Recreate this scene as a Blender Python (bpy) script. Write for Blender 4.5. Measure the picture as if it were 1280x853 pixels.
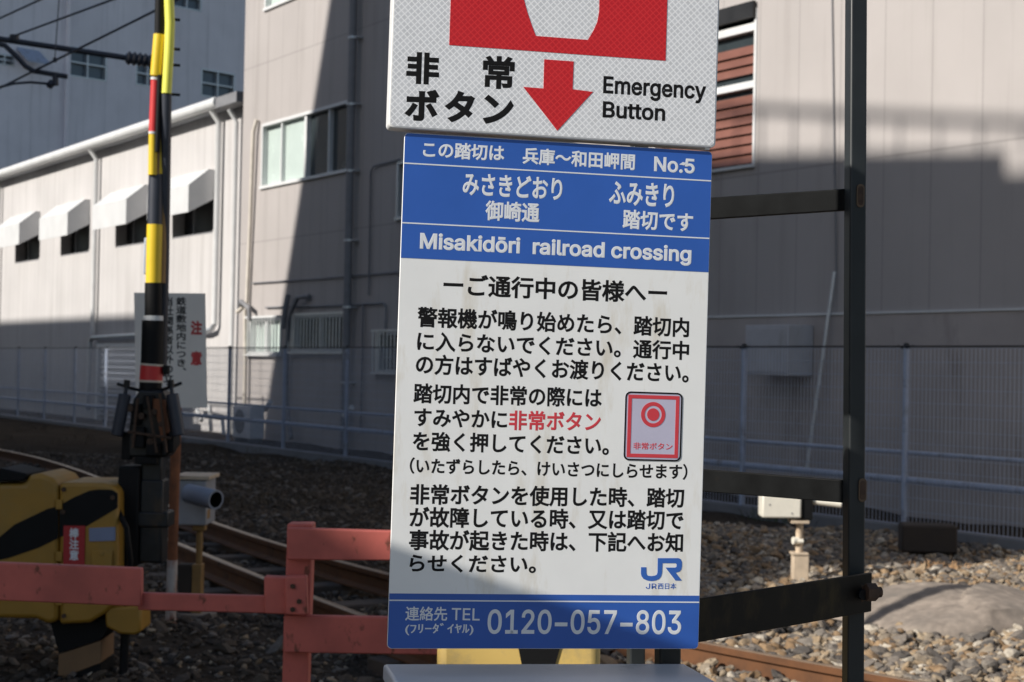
import bpy, math, random, json
import numpy as np
from mathutils import Vector, Matrix, noise as bnoise
random.seed(7); RNG = np.random.default_rng(11)
SC = bpy.context.scene; COL = SC.collection
for _o in list(SC.objects): bpy.data.objects.remove(_o)

# ------------------------------------------------------------------ camera
F, CX, CY, EYE = 2050.0, 640.0, 426.5, 1.5          # focal length and centre in pixels of a 1280x853 frame
PITCH, ROLL, TURN = 0.01702615, 0.01913496, 0.56621704
_fw = np.array([0, math.cos(PITCH), math.sin(PITCH)]); _up0 = np.array([0, -math.sin(PITCH), math.cos(PITCH)]); _rt0 = np.array([1.0, 0, 0])
RT = math.cos(ROLL) * _rt0 + math.sin(ROLL) * _up0; UP = -math.sin(ROLL) * _rt0 + math.cos(ROLL) * _up0; FW = _fw
EYEP = np.array([0, 0, EYE])
cam_data = bpy.data.cameras.new('camera'); cam = bpy.data.objects.new('camera', cam_data); COL.objects.link(cam)
cam_data.sensor_fit = 'HORIZONTAL'; cam_data.sensor_width = 36.0; cam_data.lens = F / 1280 * 36
cam_data.clip_start = 0.05; cam_data.clip_end = 2000
M = Matrix.Identity(4)
for i in range(3):
    M[i][0], M[i][1], M[i][2], M[i][3] = RT[i], UP[i], -FW[i], EYEP[i]
cam.matrix_world = M; SC.camera = cam
cam_data.dof.use_dof = True; cam_data.dof.focus_distance = 2.08; cam_data.dof.aperture_fstop = 14.0; cam_data.dof.aperture_blades = 7

# ------------------------------------------------------------------ light
SUN_EL = math.radians(30); _az = np.array([-.87, -.49]); _az /= np.hypot(*_az)
SUN = np.array([_az[0] * math.cos(SUN_EL), _az[1] * math.cos(SUN_EL), math.sin(SUN_EL)])
world = bpy.data.worlds.new('World'); SC.world = world; world.use_nodes = True
_n = world.node_tree.nodes; _sky = _n.new('ShaderNodeTexSky'); _sky.sky_type = 'NISHITA'; _sky.sun_disc = False
_sky.sun_elevation = SUN_EL; _sky.sun_rotation = math.atan2(_az[0], _az[1]); _sky.altitude = 20
_n['Background'].inputs[1].default_value = 0.08
world.node_tree.links.new(_sky.outputs[0], _n['Background'].inputs[0])
sun_d = bpy.data.lights.new('sun', 'SUN'); sun_d.energy = 5.0; sun_d.angle = math.radians(0.53); sun_d.color = (1.0, .95, .88)
sun_o = bpy.data.objects.new('sun', sun_d); COL.objects.link(sun_o); sun_o.location = (0, 0, 40)
sun_o.rotation_euler = Vector(SUN).to_track_quat('Z', 'Y').to_euler()
SC.view_settings.view_transform = 'Standard'; SC.view_settings.look = 'None'
SC.view_settings.exposure = 0.2; SC.view_settings.gamma = 1.0
SC.cycles.max_bounces = 6; SC.cycles.use_denoising = True

# ------------------------------------------------------------------ measuring helpers (pixel of the survey photo -> point at a real depth)
def ray(x, y): return FW + (x - CX) / F * RT - (y - CY) / F * UP
def at_depth(x, y, Y): d = ray(x, y); return EYEP + d * (Y / d[1])
def on_ground(x, y, z=0.0): d = ray(x, y); return EYEP + d * ((z - EYE) / d[2])
WD = np.array([-math.sin(TURN), math.cos(TURN), 0]); WN = np.array([-math.cos(TURN), -math.sin(TURN), 0])   # along / out of the facades
def on_wall(x, y, perp): d = ray(x, y); return EYEP + d * (-perp / (d @ WN))
def wall_uz(x, y, perp): p = on_wall(x, y, perp); return -(p @ WD), p[2]
PERP, PERP_FENCE, PERP_SHED = 13.4, 11.73, 13.8
WALL_ROT = math.atan2(-WD[1], -WD[0])

# ------------------------------------------------------------------ object helpers
LOC = {}
def thing(name, label, cat, loc=(0, 0, 0), rotz=0.0, group=None, local=False):
    o = bpy.data.objects.new(name, None); COL.objects.link(o); o.empty_display_size = .1
    o.location = loc; o.rotation_euler = (0, 0, rotz); o['label'] = label; o['category'] = cat
    if group: o['group'] = group
    LOC[o.name] = np.zeros(3) if local else np.array(loc, float)
    return o
def tag(o, label, cat, group=None):
    o['label'] = label; o['category'] = cat
    if group: o['group'] = group
    return o
class MB:
    def __init__(s): s.v = []; s.f = []; s.m = []; s.sm = []; s.mi = 0
    def face(s, idx, smooth=False): s.f.append(tuple(idx)); s.m.append(s.mi); s.sm.append(smooth)
    def add(s, pts): b = len(s.v); s.v += [tuple(map(float, p)) for p in pts]; return b
    def box(s, x0, y0, z0, x1, y1, z1):
        b = s.add([(x0, y0, z0), (x1, y0, z0), (x1, y1, z0), (x0, y1, z0), (x0, y0, z1), (x1, y0, z1), (x1, y1, z1), (x0, y1, z1)])
        for q in ((0, 3, 2, 1), (4, 5, 6, 7), (0, 1, 5, 4), (1, 2, 6, 5), (2, 3, 7, 6), (3, 0, 4, 7)): s.face([b + i for i in q])
        return s
    def obox(s, c, ax, ay, az):                       # centre and three half-axis vectors
        c, ax, ay, az = (np.array(t, float) for t in (c, ax, ay, az))
        b = s.add([c + i * ax + j * ay + k * az for k in (-1, 1) for i, j in ((-1, -1), (1, -1), (1, 1), (-1, 1))])
        for q in ((0, 3, 2, 1), (4, 5, 6, 7), (0, 1, 5, 4), (1, 2, 6, 5), (2, 3, 7, 6), (3, 0, 4, 7)): s.face([b + i for i in q])
        return s
    def prism(s, poly, vec):
        poly = [np.array(p, float) for p in poly]; vec = np.array(vec, float); n = len(poly)
        nrm = np.zeros(3)
        for i in range(n): nrm += np.cross(poly[i] - poly[0], poly[(i + 1) % n] - poly[0])
        if nrm @ vec > 0: poly = poly[::-1]
        b = s.add(poly + [p + vec for p in poly])
        s.face(range(b, b + n)); s.face([b + n + i for i in range(n)][::-1])
        for i in range(n): j = (i + 1) % n; s.face([b + j, b + i, b + n + i, b + n + j])
        return s
    def tube(s, pts, r, n=10, caps=True):
        pts = [np.array(p, float) for p in pts]; rs = r if isinstance(r, (list, tuple)) else [r] * len(pts)
        rings = []; ref = None
        for i, p in enumerate(pts):
            t = pts[min(i + 1, len(pts) - 1)] - pts[max(i - 1, 0)]; t /= np.linalg.norm(t) + 1e-12
            if ref is None: ref = np.array([0, 0, 1.0]) if abs(t[2]) < .9 else np.array([1.0, 0, 0])
            a = ref - t * (ref @ t); a /= np.linalg.norm(a) + 1e-12; ref = a; c = np.cross(t, a)
            rings.append(s.add([p + rs[i] * (math.cos(k * 2 * math.pi / n) * a + math.sin(k * 2 * math.pi / n) * c) for k in range(n)]))
        for q, w in zip(rings, rings[1:]):
            for k in range(n): l = (k + 1) % n; s.face((q + k, q + l, w + l, w + k), True)
        if caps: s.face([rings[0] + k for k in range(n)][::-1]); s.face([rings[-1] + k for k in range(n)])
        return s
    def pipe_open(s, p0, p1, ro, ri, n=20, inner=0):           # hollow tube
        p0, p1 = np.array(p0, float), np.array(p1, float); t = (p1 - p0) / np.linalg.norm(p1 - p0)
        ref = np.array([0, 0, 1.0]) if abs(t[2]) < .9 else np.array([1.0, 0, 0]); a = ref - t * (ref @ t); a /= np.linalg.norm(a); c = np.cross(t, a)
        R = [s.add([p + r * (math.cos(k * 2 * math.pi / n) * a + math.sin(k * 2 * math.pi / n) * c) for k in range(n)]) for p, r in ((p0, ro), (p1, ro), (p1, ri), (p0 + t * .01, ri))]
        for q, w, sm in ((R[0], R[1], True), (R[1], R[2], False), (R[2], R[3], True)):
            s.mi = inner if q == R[2] else 0
            for k in range(n): l = (k + 1) % n; s.face((q + k, q + l, w + l, w + k), sm)
        s.mi = inner; s.face([R[3] + k for k in range(n)]); s.mi = 0
        s.face([R[0] + k for k in range(n)][::-1])
        return s
    def pbox(s, x0, y0, x1, y1, Y, depth):            # upright box whose front face covers a pixel rectangle at depth Y
        ym, xm = (y0 + y1) / 2, (x0 + x1) / 2
        return s.box(at_depth(x0, ym, Y)[0], Y, at_depth(xm, y1, Y)[2], at_depth(x1, ym, Y)[0], Y + depth, at_depth(xm, y0, Y)[2])
    def build(s, name, mats, parent=None, bevel=0, seg=2, label=None, link=True):
        off = LOC.get(parent.name, np.zeros(3)) if parent is not None else np.zeros(3)
        me = bpy.data.meshes.new(name); v = np.array(s.v) - off
        me.from_pydata(v.tolist(), [], s.f)
        for m_ in (mats if isinstance(mats, (list, tuple)) else [mats]): me.materials.append(m_)
        me.polygons.foreach_set('material_index', s.m); me.polygons.foreach_set('use_smooth', s.sm); me.update(); me.set_sharp_from_angle(angle=math.radians(42))
        o = bpy.data.objects.new(name, me); COL.objects.link(o)
        if parent is not None: o.parent = parent; LOC[o.name] = off
        if bevel:
            b = o.modifiers.new('bevel', 'BEVEL'); b.width = bevel; b.segments = seg; b.limit_method = 'ANGLE'; b.angle_limit = math.radians(40)
        if label: o['label'] = label
        return o

# ------------------------------------------------------------------ materials
class NT:
    def __init__(s, m): m.use_nodes = True; s.t = m.node_tree; s.n = s.t.nodes; s.p = s.n['Principled BSDF']
    def node(s, typ, **kw):
        nd = s.n.new(typ)
        for k, v in kw.items(): setattr(nd, k, v)
        return nd
    def link(s, a, b): s.t.links.new(a, b)
    def math(s, op, a, b=None, clamp=False):
        nd = s.node('ShaderNodeMath', operation=op, use_clamp=clamp)
        for i, v in enumerate((a, b)):
            if v is None: continue
            if isinstance(v, (int, float)): nd.inputs[i].default_value = v
            else: s.link(v, nd.inputs[i])
        return nd.outputs[0]
    def mix(s, fac, a, b):
        nd = s.node('ShaderNodeMix', data_type='RGBA')
        for i, v in ((0, fac), (6, a), (7, b)):
            if isinstance(v, (int, float)): nd.inputs[i].default_value = v
            elif isinstance(v, tuple): nd.inputs[i].default_value = (*v[:3], 1)
            else: s.link(v, nd.inputs[i])
        return nd.outputs[2]
    def noise(s, co, scale, detail=4, rough=.55):
        nd = s.node('ShaderNodeTexNoise'); nd.inputs['Scale'].default_value = scale; nd.inputs['Detail'].default_value = detail; nd.inputs['Roughness'].default_value = rough
        s.link(co, nd.inputs['Vector']); return nd.outputs[0]
    def mapped(s, co, sx, sy, sz):
        nd = s.node('ShaderNodeMapping'); nd.inputs['Scale'].default_value = (sx, sy, sz); s.link(co, nd.inputs[0]); return nd.outputs[0]
    def ramp(s, fac, a, b):                            # remap fac from [a, b] to [0, 1]
        nd = s.node('ShaderNodeMapRange'); nd.inputs[1].default_value = a; nd.inputs[2].default_value = b; s.link(fac, nd.inputs[0]); return nd.outputs[0]
    def bump(s, h, strength, dist=.01):
        nd = s.node('ShaderNodeBump'); nd.inputs[0].default_value = strength; nd.inputs[1].default_value = dist; s.link(h, nd.inputs[2]); s.link(nd.outputs[0], s.p.inputs['Normal'])
def mat(name, col, rough=.6, metal=0.0, var=.2, scale=6, bump=.15, bscale=60, dirt=None, dirt_at=(.55, .7), dscale=3, stretch=1.0, spec=.5):
    """plain weathered surface: base colour with slow variation, optional dirt colour in patches, fine bump"""
    m = bpy.data.materials.new(name); t = NT(m); tc = t.node('ShaderNodeTexCoord').outputs['Object']
    n1 = t.noise(tc, scale); c = t.mix(t.ramp(n1, .3, .7), tuple(x * (1 - var) for x in col), tuple(min(1, x * (1 + var)) for x in col))
    if dirt is not None:
        n2 = t.noise(t.mapped(tc, dscale, dscale, dscale * stretch), 1.0, 6, .65); c = t.mix(t.ramp(n2, *dirt_at), c, dirt)
    t.link(c, t.p.inputs['Base Color']); t.p.inputs['Roughness'].default_value = rough; t.p.inputs['Metallic'].default_value = metal
    t.p.inputs['Specular IOR Level'].default_value = spec
    r = t.math('ADD', t.math('MULTIPLY', n1, .2), rough - .1); t.link(r, t.p.inputs['Roughness'])
    if bump: t.bump(t.noise(tc, bscale, 3), bump)
    return m
def mat_cladding(name, col, seam=0.712, phase=.0, rib=0.0, ribdepth=.2, hseams=(), dirt=(.2, .18, .16), line=.5):
    """sheet or board cladding: vertical seams every `seam` metres, finer ribs, horizontal joints at given heights"""
    m = bpy.data.materials.new(name); t = NT(m); tc = t.node('ShaderNodeTexCoord').outputs['Object']
    sep = t.node('ShaderNodeSeparateXYZ'); t.link(tc, sep.inputs[0]); x, z = sep.outputs[0], sep.outputs[2]
    n1 = t.noise(tc, .7, 5); c = t.mix(t.ramp(n1, .3, .75), tuple(v * .93 for v in col), tuple(v * 1.05 for v in col))
    streak = t.noise(t.mapped(tc, 3.5, 3.5, .18), 1.0, 5, .6); c = t.mix(t.math('MULTIPLY', t.ramp(streak, .52, .85), .45), c, dirt)
    pan = t.math('FLOOR', t.math('DIVIDE', t.math('ADD', x, phase), seam)); wn = t.node('ShaderNodeTexWhiteNoise', noise_dimensions='1D'); t.link(pan, wn.inputs['W'])
    c = t.mix(t.math('MULTIPLY', wn.outputs[0], .10), c, tuple(v * .6 for v in col))
    fr = t.math('PINGPONG', t.math('ADD', x, phase), seam / 2); groove = t.math('LESS_THAN', fr, .010)
    for hz in hseams:
        groove = t.math('MAXIMUM', groove, t.math('LESS_THAN', t.math('ABSOLUTE', t.math('SUBTRACT', z, hz)), .014))
    c = t.mix(t.math('MULTIPLY', groove, line), c, tuple(v * .3 for v in col))
    h = t.math('MULTIPLY', groove, -1.0)
    if rib:
        h = t.math('ADD', h, t.math('MULTIPLY', t.math('PINGPONG', x, rib / 2), ribdepth / rib))
    t.link(c, t.p.inputs['Base Color']); t.p.inputs['Roughness'].default_value = .65; t.p.inputs['Specular IOR Level'].default_value = .3
    h = t.math('ADD', h, t.math('MULTIPLY', t.noise(tc, 40, 3), .12)); t.bump(h, .5, .02)
    return m
# materials
m_taupe = mat_cladding('taupe_panel_cladding', (.42, .388, .372), .712, 11.92, .12, .15, (3.97, 7.575, 11.2), line=.28)
m_plinth = mat('plinth_render', (.40, .36, .34), .8, var=.12, scale=1.2, bump=.3, bscale=25, dirt=(.25, .22, .2), dscale=1.2, stretch=.3)
m_shed = mat_cladding('pale_sheet_cladding', (.555, .535, .525), .36, .1, .09, .25, (), line=.25)
m_far = mat_cladding('blue_grey_sheet_cladding', (.90, .87, .90), 1.9, .6, .32, .25, (), (.3, .3, .3), line=.3)
m_white = mat('white_painted_metal', (.66, .665, .66), .45, var=.06, scale=3, bump=.05, dirt=(.5, .47, .42), dirt_at=(.6, .85), dscale=2, stretch=.3)
m_awning = mat('white_awning_sheet', (.60, .605, .605), .6, var=.05, scale=2, bump=.1, bscale=10)
m_dark = mat('dark_opening', (.012, .012, .013), .5, var=.3, scale=3, bump=.1)
m_greypipe = mat('grey_pipe', (.21, .21, .22), .5, var=.1, bump=.05)
m_beige = mat('beige_hose', (.58, .53, .46), .6, var=.1, bump=.05)
m_frame = mat('aluminium_frame', (.62, .64, .66), .35, .6, var=.08, bump=.03)
m_bluegrey = mat('blue_grey_steel', (.36, .42, .54), .5, .1, var=.12, scale=12, bump=.06, dirt=(.2, .2, .22), dscale=5)
m_wire = mat('galvanised_wire', (.42, .46, .55), .5, .2, var=.1, bump=0)
m_black = mat('black_painted_steel', (.012, .0135, .015), .42, .0, var=.4, scale=14, bump=.15, bscale=90, dirt=(.05, .032, .018), dirt_at=(.54, .74), dscale=11, stretch=.4, spec=.35)
m_blackmat = mat('black_iron', (.006, .006, .0065), .6, .0, var=.3, bump=.1, spec=.2)
m_bar = mat('black_bar_steel', (.0045, .005, .0052), .55, .0, var=.5, scale=20, bump=.25, bscale=120, dirt=(.02, .014, .009), dirt_at=(.66, .8), dscale=14, spec=.12)
m_lowbar = mat('rusty_black_flat_bar', (.012, .0095, .007), .55, .0, var=.4, scale=20, bump=.25, bscale=120, dirt=(.045, .032, .014), dirt_at=(.56, .74), dscale=16, stretch=.5, spec=.2)
m_post = mat('worn_black_post', (.019, .022, .0235), .42, .0, var=.3, scale=10, bump=.15, bscale=120, dirt=(.07, .05, .03), dirt_at=(.62, .8), dscale=12, stretch=.2, spec=.4)
m_rim = mat('rusted_slot_rim', (.12, .08, .05), .8, bump=.2)
m_brown = mat('faded_brown_paint', (.20, .115, .055), .7, var=.15, bump=.15)
m_rustbolt = mat('rusty_bolt', (.07, .04, .025), .65, .3, var=.4, scale=60, bump=.3, bscale=200)
m_yellow = mat('yellow_paint', (.36, .19, .022), .5, var=.12, scale=5, bump=.08, dirt=(.30, .19, .05), dirt_at=(.5, .75), dscale=4)
m_yellowbright = mat('bright_yellow_band', (.80, .55, .02), .45, var=.06, bump=.05)
m_fluoro = mat('fluorescent_yellow', (.85, .83, .12), .4, var=.04, bump=.03)
m_redband = mat('red_band', (.60, .03, .03), .45, var=.08, bump=.05)
m_paleband = mat('pale_band', (.6, .52, .42), .5, var=.08, bump=.05)
m_darkblue = mat('dark_blue_grey', (.035, .04, .055), .45, .1, var=.15, bump=.05)
m_ochre = mat('weathered_ochre', (.28, .16, .05), .6, var=.2, bump=.1)
m_red = mat('faded_red_paint', (.50, .118, .092), .6, var=.2, scale=7, bump=.25, bscale=35, dirt=(.17, .05, .03), dirt_at=(.585, .66), dscale=20, stretch=.5)
m_rust = mat('rust_orange', (.21, .075, .03), .8, var=.3, scale=14, bump=.3, bscale=80)
m_rustwhite = mat('flaking_white_on_rust', (.50, .46, .42), .75, var=.1, scale=10, bump=.3, bscale=60, dirt=(.26, .09, .04), dirt_at=(.42, .62), dscale=10, stretch=.5)
m_rail = mat('rusted_rail_steel', (.125, .050, .017), .8, .0, var=.25, scale=12, bump=.3, bscale=120, dirt=(.06, .028, .013), dscale=6)
m_railtop = mat('worn_rail_head', (.32, .22, .14), .4, .3, var=.2, scale=14, bump=.1)
m_sleeper = mat('old_sleeper_wood', (.075, .055, .042), .85, var=.3, scale=5, bump=.5, bscale=30)
m_concrete = mat('weathered_concrete', (.26, .215, .175), .9, var=.28, scale=14, bump=1.0, bscale=55, dirt=(.18, .155, .13), dirt_at=(.5, .7), dscale=3)
m_darkconc = mat('stained_concrete', (.038, .028, .021), .85, var=.2, scale=5, bump=.4, bscale=30)
m_kerb = mat('kerb_concrete', (.19, .19, .195), .85, var=.15, scale=4, bump=.4, bscale=30, dirt=(.15, .13, .11), dscale=2)
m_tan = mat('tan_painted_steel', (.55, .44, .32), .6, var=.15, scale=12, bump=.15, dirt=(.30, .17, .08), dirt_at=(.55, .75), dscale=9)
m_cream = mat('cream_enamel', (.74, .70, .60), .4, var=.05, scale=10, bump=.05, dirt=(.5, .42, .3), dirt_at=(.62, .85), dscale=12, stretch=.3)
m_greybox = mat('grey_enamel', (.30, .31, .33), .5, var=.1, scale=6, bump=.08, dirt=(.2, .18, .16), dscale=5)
m_lidgrey = mat('light_grey_enamel', (.74, .745, .77), .33, var=.04, scale=8, bump=.04, dirt=(.4, .4, .4), dirt_at=(.6, .8), dscale=12)
m_glass = mat('window_glass_dark', (.035, .045, .05), .08, var=.1, bump=0, spec=.6)
m_glassblue = mat('window_glass_blue', (.09, .12, .15), .12, var=.1, scale=1, bump=0, spec=.6)
m_curtain = mat('frosted_pane', (.50, .58, .54), .25, var=.06, scale=2, bump=.02)
m_blind = mat('red_brown_blind', (.185, .072, .050), .5, var=.1, scale=3, bump=.1)
m_wall_street = mat('street_render', (.42, .40, .38), .8, var=.1, scale=.8, bump=.2, bscale=12)
m_insul = mat('insulator_glaze', (.05, .06, .08), .3, var=.1, bump=.02)

# ================================================================== ground
def ground_material():
    m = bpy.data.materials.new('trackside_soil'); t = NT(m); tc = t.node('ShaderNodeTexCoord').outputs['Object']
    n = t.noise(tc, 1.3, 6, .6); f = t.noise(tc, 28, 5, .7)
    c = t.mix(t.ramp(n, .35, .65), (.036, .028, .021), (.062, .050, .039)); c = t.mix(t.ramp(f, .45, .75), c, (.11, .093, .077))
    vo = t.node('ShaderNodeTexVoronoi'); vo.inputs['Scale'].default_value = 22; t.link(tc, vo.inputs['Vector'])
    c = t.mix(t.math('MULTIPLY', t.ramp(vo.outputs[0], .25, .0), .5), c, (.13, .11, .095))
    t.link(c, t.p.inputs['Base Color']); t.p.inputs['Roughness'].default_value = 1.0; t.p.inputs['Specular IOR Level'].default_value = .0
    t.bump(t.math('ADD', t.math('MULTIPLY', vo.outputs[0], -.6), t.math('ADD', f, t.math('MULTIPLY', n, 2))), .9, .04)
    return m
g = MB()
xs = np.concatenate([[-400, -120, -40], np.arange(-16, 10.01, .25), [40, 120, 400]]); ys = np.concatenate([[-400, -100, -20, 2], np.arange(5, 32.01, .25), [50, 120, 500]])
def hgt(x, y):
    if not (-15.9 < x < 9.9 and 5.05 < y < 31.9): return 0.0
    return .03 * math.sin(x * 2.1 + y * .7) + .025 * math.sin(y * 1.9 - x * 1.1 + 1) + .015 * math.sin(x * 5.3 + 2) * math.sin(y * 4.7) - .02
b0 = g.add([(x, y, hgt(x, y)) for y in ys for x in xs]); nx = len(xs)
for j in range(len(ys) - 1):
    for i in range(nx - 1): k = b0 + j * nx + i; g.face((k, k + 1, k + nx + 1, k + nx), True)
o = g.build('ground', ground_material()); o['kind'] = 'structure'
m = MB(); m.box(-4.5, -14, -.05, 9, 3.6, .03); o = m.build('road', mat('worn_road_surface', (.20, .195, .185), .85, var=.12, scale=3, bump=.3, bscale=60)); o['kind'] = 'structure'

# ================================================================== track
rail_px_far = [(0, 562), (130, 601), (258, 647), (357, 682.5), (610, 751), (870, 799), (1000, 824.5), (1150, 853)]
rail_px_near = [(0, 596), (120, 638), (245, 689), (430, 760), (600, 822)]
def smooth_path(pts, step=.3):
    pts = np.array([p[:2] for p in pts]); s = np.concatenate([[0], np.cumsum(np.hypot(*np.diff(pts, axis=0).T))])
    t = np.linspace(0, s[-1], int(s[-1] / step) + 2); deg = 3
    return np.stack([np.polyval(np.polyfit(s, pts[:, i], deg), t) for i in (0, 1)], 1)
RH = .14
def extended(px):
    p = [on_ground(x, y, RH) for x, y in px]; a = p[0][:2] - p[1][:2]; a /= np.linalg.norm(a); b = p[-1][:2] - p[-2][:2]; b /= np.linalg.norm(b)
    path = smooth_path(p)
    d = path[-1] - path[-3]; d /= np.linalg.norm(d); e = path[0] - path[2]; e /= np.linalg.norm(e)
    head = [path[0] + e * k for k in (20, 10, 3)]; tail = [path[-1] + d * k for k in (1, 2.5, 5)]
    return np.array(head + list(path) + tail)
FAR, NEAR = extended(rail_px_far), extended(rail_px_near)
def rail(path, label):
    prof = [(-.06, 0), (.06, 0), (.06, .012), (.012, .03), (.010, .10), (.032, .108), (.033, .136), (.027, RH), (-.027, RH), (-.033, .136), (-.032, .108), (-.010, .10), (-.012, .03), (-.06, .012)]
    m = MB(); n = len(prof); rings = []
    for i, p in enumerate(path):
        t = path[min(i + 1, len(path) - 1)] - path[max(i - 1, 0)]; t /= np.linalg.norm(t); q = np.array([-t[1], t[0]])
        rings.append(m.add([(*(p + q * a), z) for a, z in prof]))
    for u, w in zip(rings, rings[1:]):
        for k in range(n):
            l = (k + 1) % n; m.mi = 1 if k == 7 else 0; m.face((u + l, u + k, w + k, w + l))
    m.mi = 0; m.face([rings[0] + k for k in range(n)]); m.face([rings[-1] + k for k in range(n)][::-1])
    return tag(m.build('railway_rail', [m_rail, m_railtop]), label, 'rail', 'rails of the track')
rail(FAR, 'rusty rail farther from the viewer, running out to the sunlit stones at lower right')
rail(NEAR, 'rusty rail nearer the viewer, running in shade behind the red guard fence')
sl = []
for k in range(17):
    p = on_ground(*[(258, 647), (245, 689)][0], RH)[:2]
    i = 14 + k * 3
    if i >= len(FAR) - 4: break
    a = FAR[i]; t = FAR[i + 1] - FAR[i - 1]; t /= np.linalg.norm(t); q = np.array([-t[1], t[0]])
    c = a - q * .42 if (a - q * .42) @ np.array([0, 1]) < a[1] else a + q * .42
    mb = MB(); mb.obox((0, 0, -.062), (*(q * .8), 0), (*(t * .1), 0), (0, 0, .06))
    if not sl:
        o = mb.build('sleeper', m_sleeper, bevel=.012); sl.append(o)
    else:
        o = mb.build('sleeper', m_sleeper, bevel=.012)
    o.location = (c[0], c[1], 0); tag(o, 'half buried dark wooden sleeper crossing beneath the rails', 'sleeper', 'sleepers under the rails')

# ---- loose stones
def ico():
    p = (1 + 5 ** .5) / 2; v = np.array([(-1, p, 0), (1, p, 0), (-1, -p, 0), (1, -p, 0), (0, -1, p), (0, 1, p), (0, -1, -p), (0, 1, -p), (p, 0, -1), (p, 0, 1), (-p, 0, -1), (-p, 0, 1)], float); v /= np.linalg.norm(v[0])
    f = np.array([(0, 11, 5), (0, 5, 1), (0, 1, 7), (0, 7, 10), (0, 10, 11), (1, 5, 9), (5, 11, 4), (11, 10, 2), (10, 7, 6), (7, 1, 8), (3, 9, 4), (3, 4, 2), (3, 2, 6), (3, 6, 8), (3, 8, 9), (4, 9, 5), (2, 4, 11), (6, 2, 10), (8, 6, 7), (9, 8, 1)])
    return v, f
def subdiv(v, f):
    v = list(map(tuple, v)); c = {}; nf = []
    def mid(a, b):
        k = (min(a, b), max(a, b))
        if k not in c: q = np.array(v[a]) + np.array(v[b]); v.append(tuple(q / np.linalg.norm(q))); c[k] = len(v) - 1
        return c[k]
    for a, b, d in f: x, y, z = mid(a, b), mid(b, d), mid(d, a); nf += [(a, x, z), (b, y, x), (d, z, y), (x, y, z)]
    return np.array(v), np.array(nf)
V0, F0 = ico(); V1, F1 = subdiv(V0, F0)
def stone_mesh(name, material, pos, size, base=(V1, F1), smooth=True, flat=.65):
    n = len(pos); bv, bf = base; k = len(bv)
    var = []
    for _ in range(24):
        w = bv.copy(); 
        for _ in range(5):
            d = RNG.normal(size=3); d /= np.linalg.norm(d); h = RNG.uniform(.45, .85); s = w @ d; w = w - np.outer(np.clip(s - h, 0, None), d)
        w *= RNG.uniform(.7, 1.25, 3) * np.array([1, 1, flat]); w += RNG.normal(0, .05, w.shape); var.append(w)
    var = np.array(var)[RNG.integers(0, 24, n)]
    a = RNG.uniform(0, 6.283, n); ca, sa = np.cos(a), np.sin(a); tl = RNG.normal(0, .35, n)
    X = var[:, :, 0] * ca[:, None] - var[:, :, 1] * sa[:, None]; Y = var[:, :, 0] * sa[:, None] + var[:, :, 1] * ca[:, None]; Z = var[:, :, 2] + X * np.sin(tl)[:, None]
    P = np.stack([X, Y, Z], -1) * size[:, None, None] + pos[:, None, :]
    fc = (bf[None] + (np.arange(n) * k)[:, None, None]).reshape(-1)
    me = bpy.data.meshes.new(name); me.vertices.add(n * k); me.vertices.foreach_set('co', P.reshape(-1))
    nf = n * len(bf); me.loops.add(nf * 3); me.loops.foreach_set('vertex_index', fc.astype(np.int32))
    me.polygons.add(nf); me.polygons.foreach_set('loop_start', np.arange(0, nf * 3, 3, dtype=np.int32)); me.polygons.foreach_set('use_smooth', np.full(nf, smooth))
    me.update(calc_edges=True); me.materials.append(material)
    o = bpy.data.objects.new(name, me); COL.objects.link(o); o['kind'] = 'stuff'; return o
def stone_material(name, cols):
    m = bpy.data.materials.new(name); t = NT(m); ge = t.node('ShaderNodeNewGeometry'); r = t.node('ShaderNodeValToRGB'); r.color_ramp.interpolation = 'CONSTANT'
    while len(r.color_ramp.elements) < len(cols): r.color_ramp.elements.new(.5)
    for i, c in enumerate(cols): r.color_ramp.elements[i].position = i / len(cols); r.color_ramp.elements[i].color = (*c, 1)
    t.link(ge.outputs['Random Per Island'], r.inputs[0]); tc = t.node('ShaderNodeTexCoord').outputs['Object']
    n = t.noise(tc, 45, 5, .65); c = t.mix(t.math('MULTIPLY', t.ramp(n, .35, .7), .55), r.outputs[0], (.10, .075, .055)); t.link(c, t.p.inputs['Base Color'])
    t.p.inputs['Roughness'].default_value = .85; t.p.inputs['Specular IOR Level'].default_value = .3; t.bump(t.noise(tc, 130, 3), .4, .006); return m
def far_y(x): o_ = np.argsort(FAR[:, 0]); return np.interp(x, FAR[o_, 0], FAR[o_, 1])
def near_y(x): o_ = np.argsort(NEAR[:, 0]); return np.interp(x, NEAR[o_, 0], NEAR[o_, 1])
def sample(n, y0, y1, lo=-.40, hi=.42):
    y = np.sqrt(RNG.uniform(y0 ** 2, y1 ** 2, n)); x = y * RNG.uniform(lo, hi, n); return x, y
def perp_of(x, y): return -(x * WN[0] + y * WN[1])
x, y = sample(120000, 6.2, 16.5); fy = far_y(x); ny = near_y(x)
side = (y > fy)
keep = (perp_of(x, y) < 11.5) & (np.abs(x - np.interp(y, FAR[::-1, 1], FAR[::-1, 0])) > .07) & (np.abs(x - np.interp(y, NEAR[::-1, 1], NEAR[::-1, 0])) > .07)
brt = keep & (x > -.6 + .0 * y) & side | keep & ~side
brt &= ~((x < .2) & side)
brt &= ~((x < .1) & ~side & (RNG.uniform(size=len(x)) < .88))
gr = RNG.uniform(size=len(x)) < np.where(side, 1, .55)
sel = brt & gr
hz = np.array([hgt(a, b) for a, b in zip(x[sel], y[sel])]); sz = np.clip(RNG.lognormal(math.log(.0165), .52, sel.sum()), .008, .06); sz = np.where((x[sel] < .1) & (y[sel] < far_y(x[sel])), np.minimum(sz * .7, .032), sz)
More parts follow.
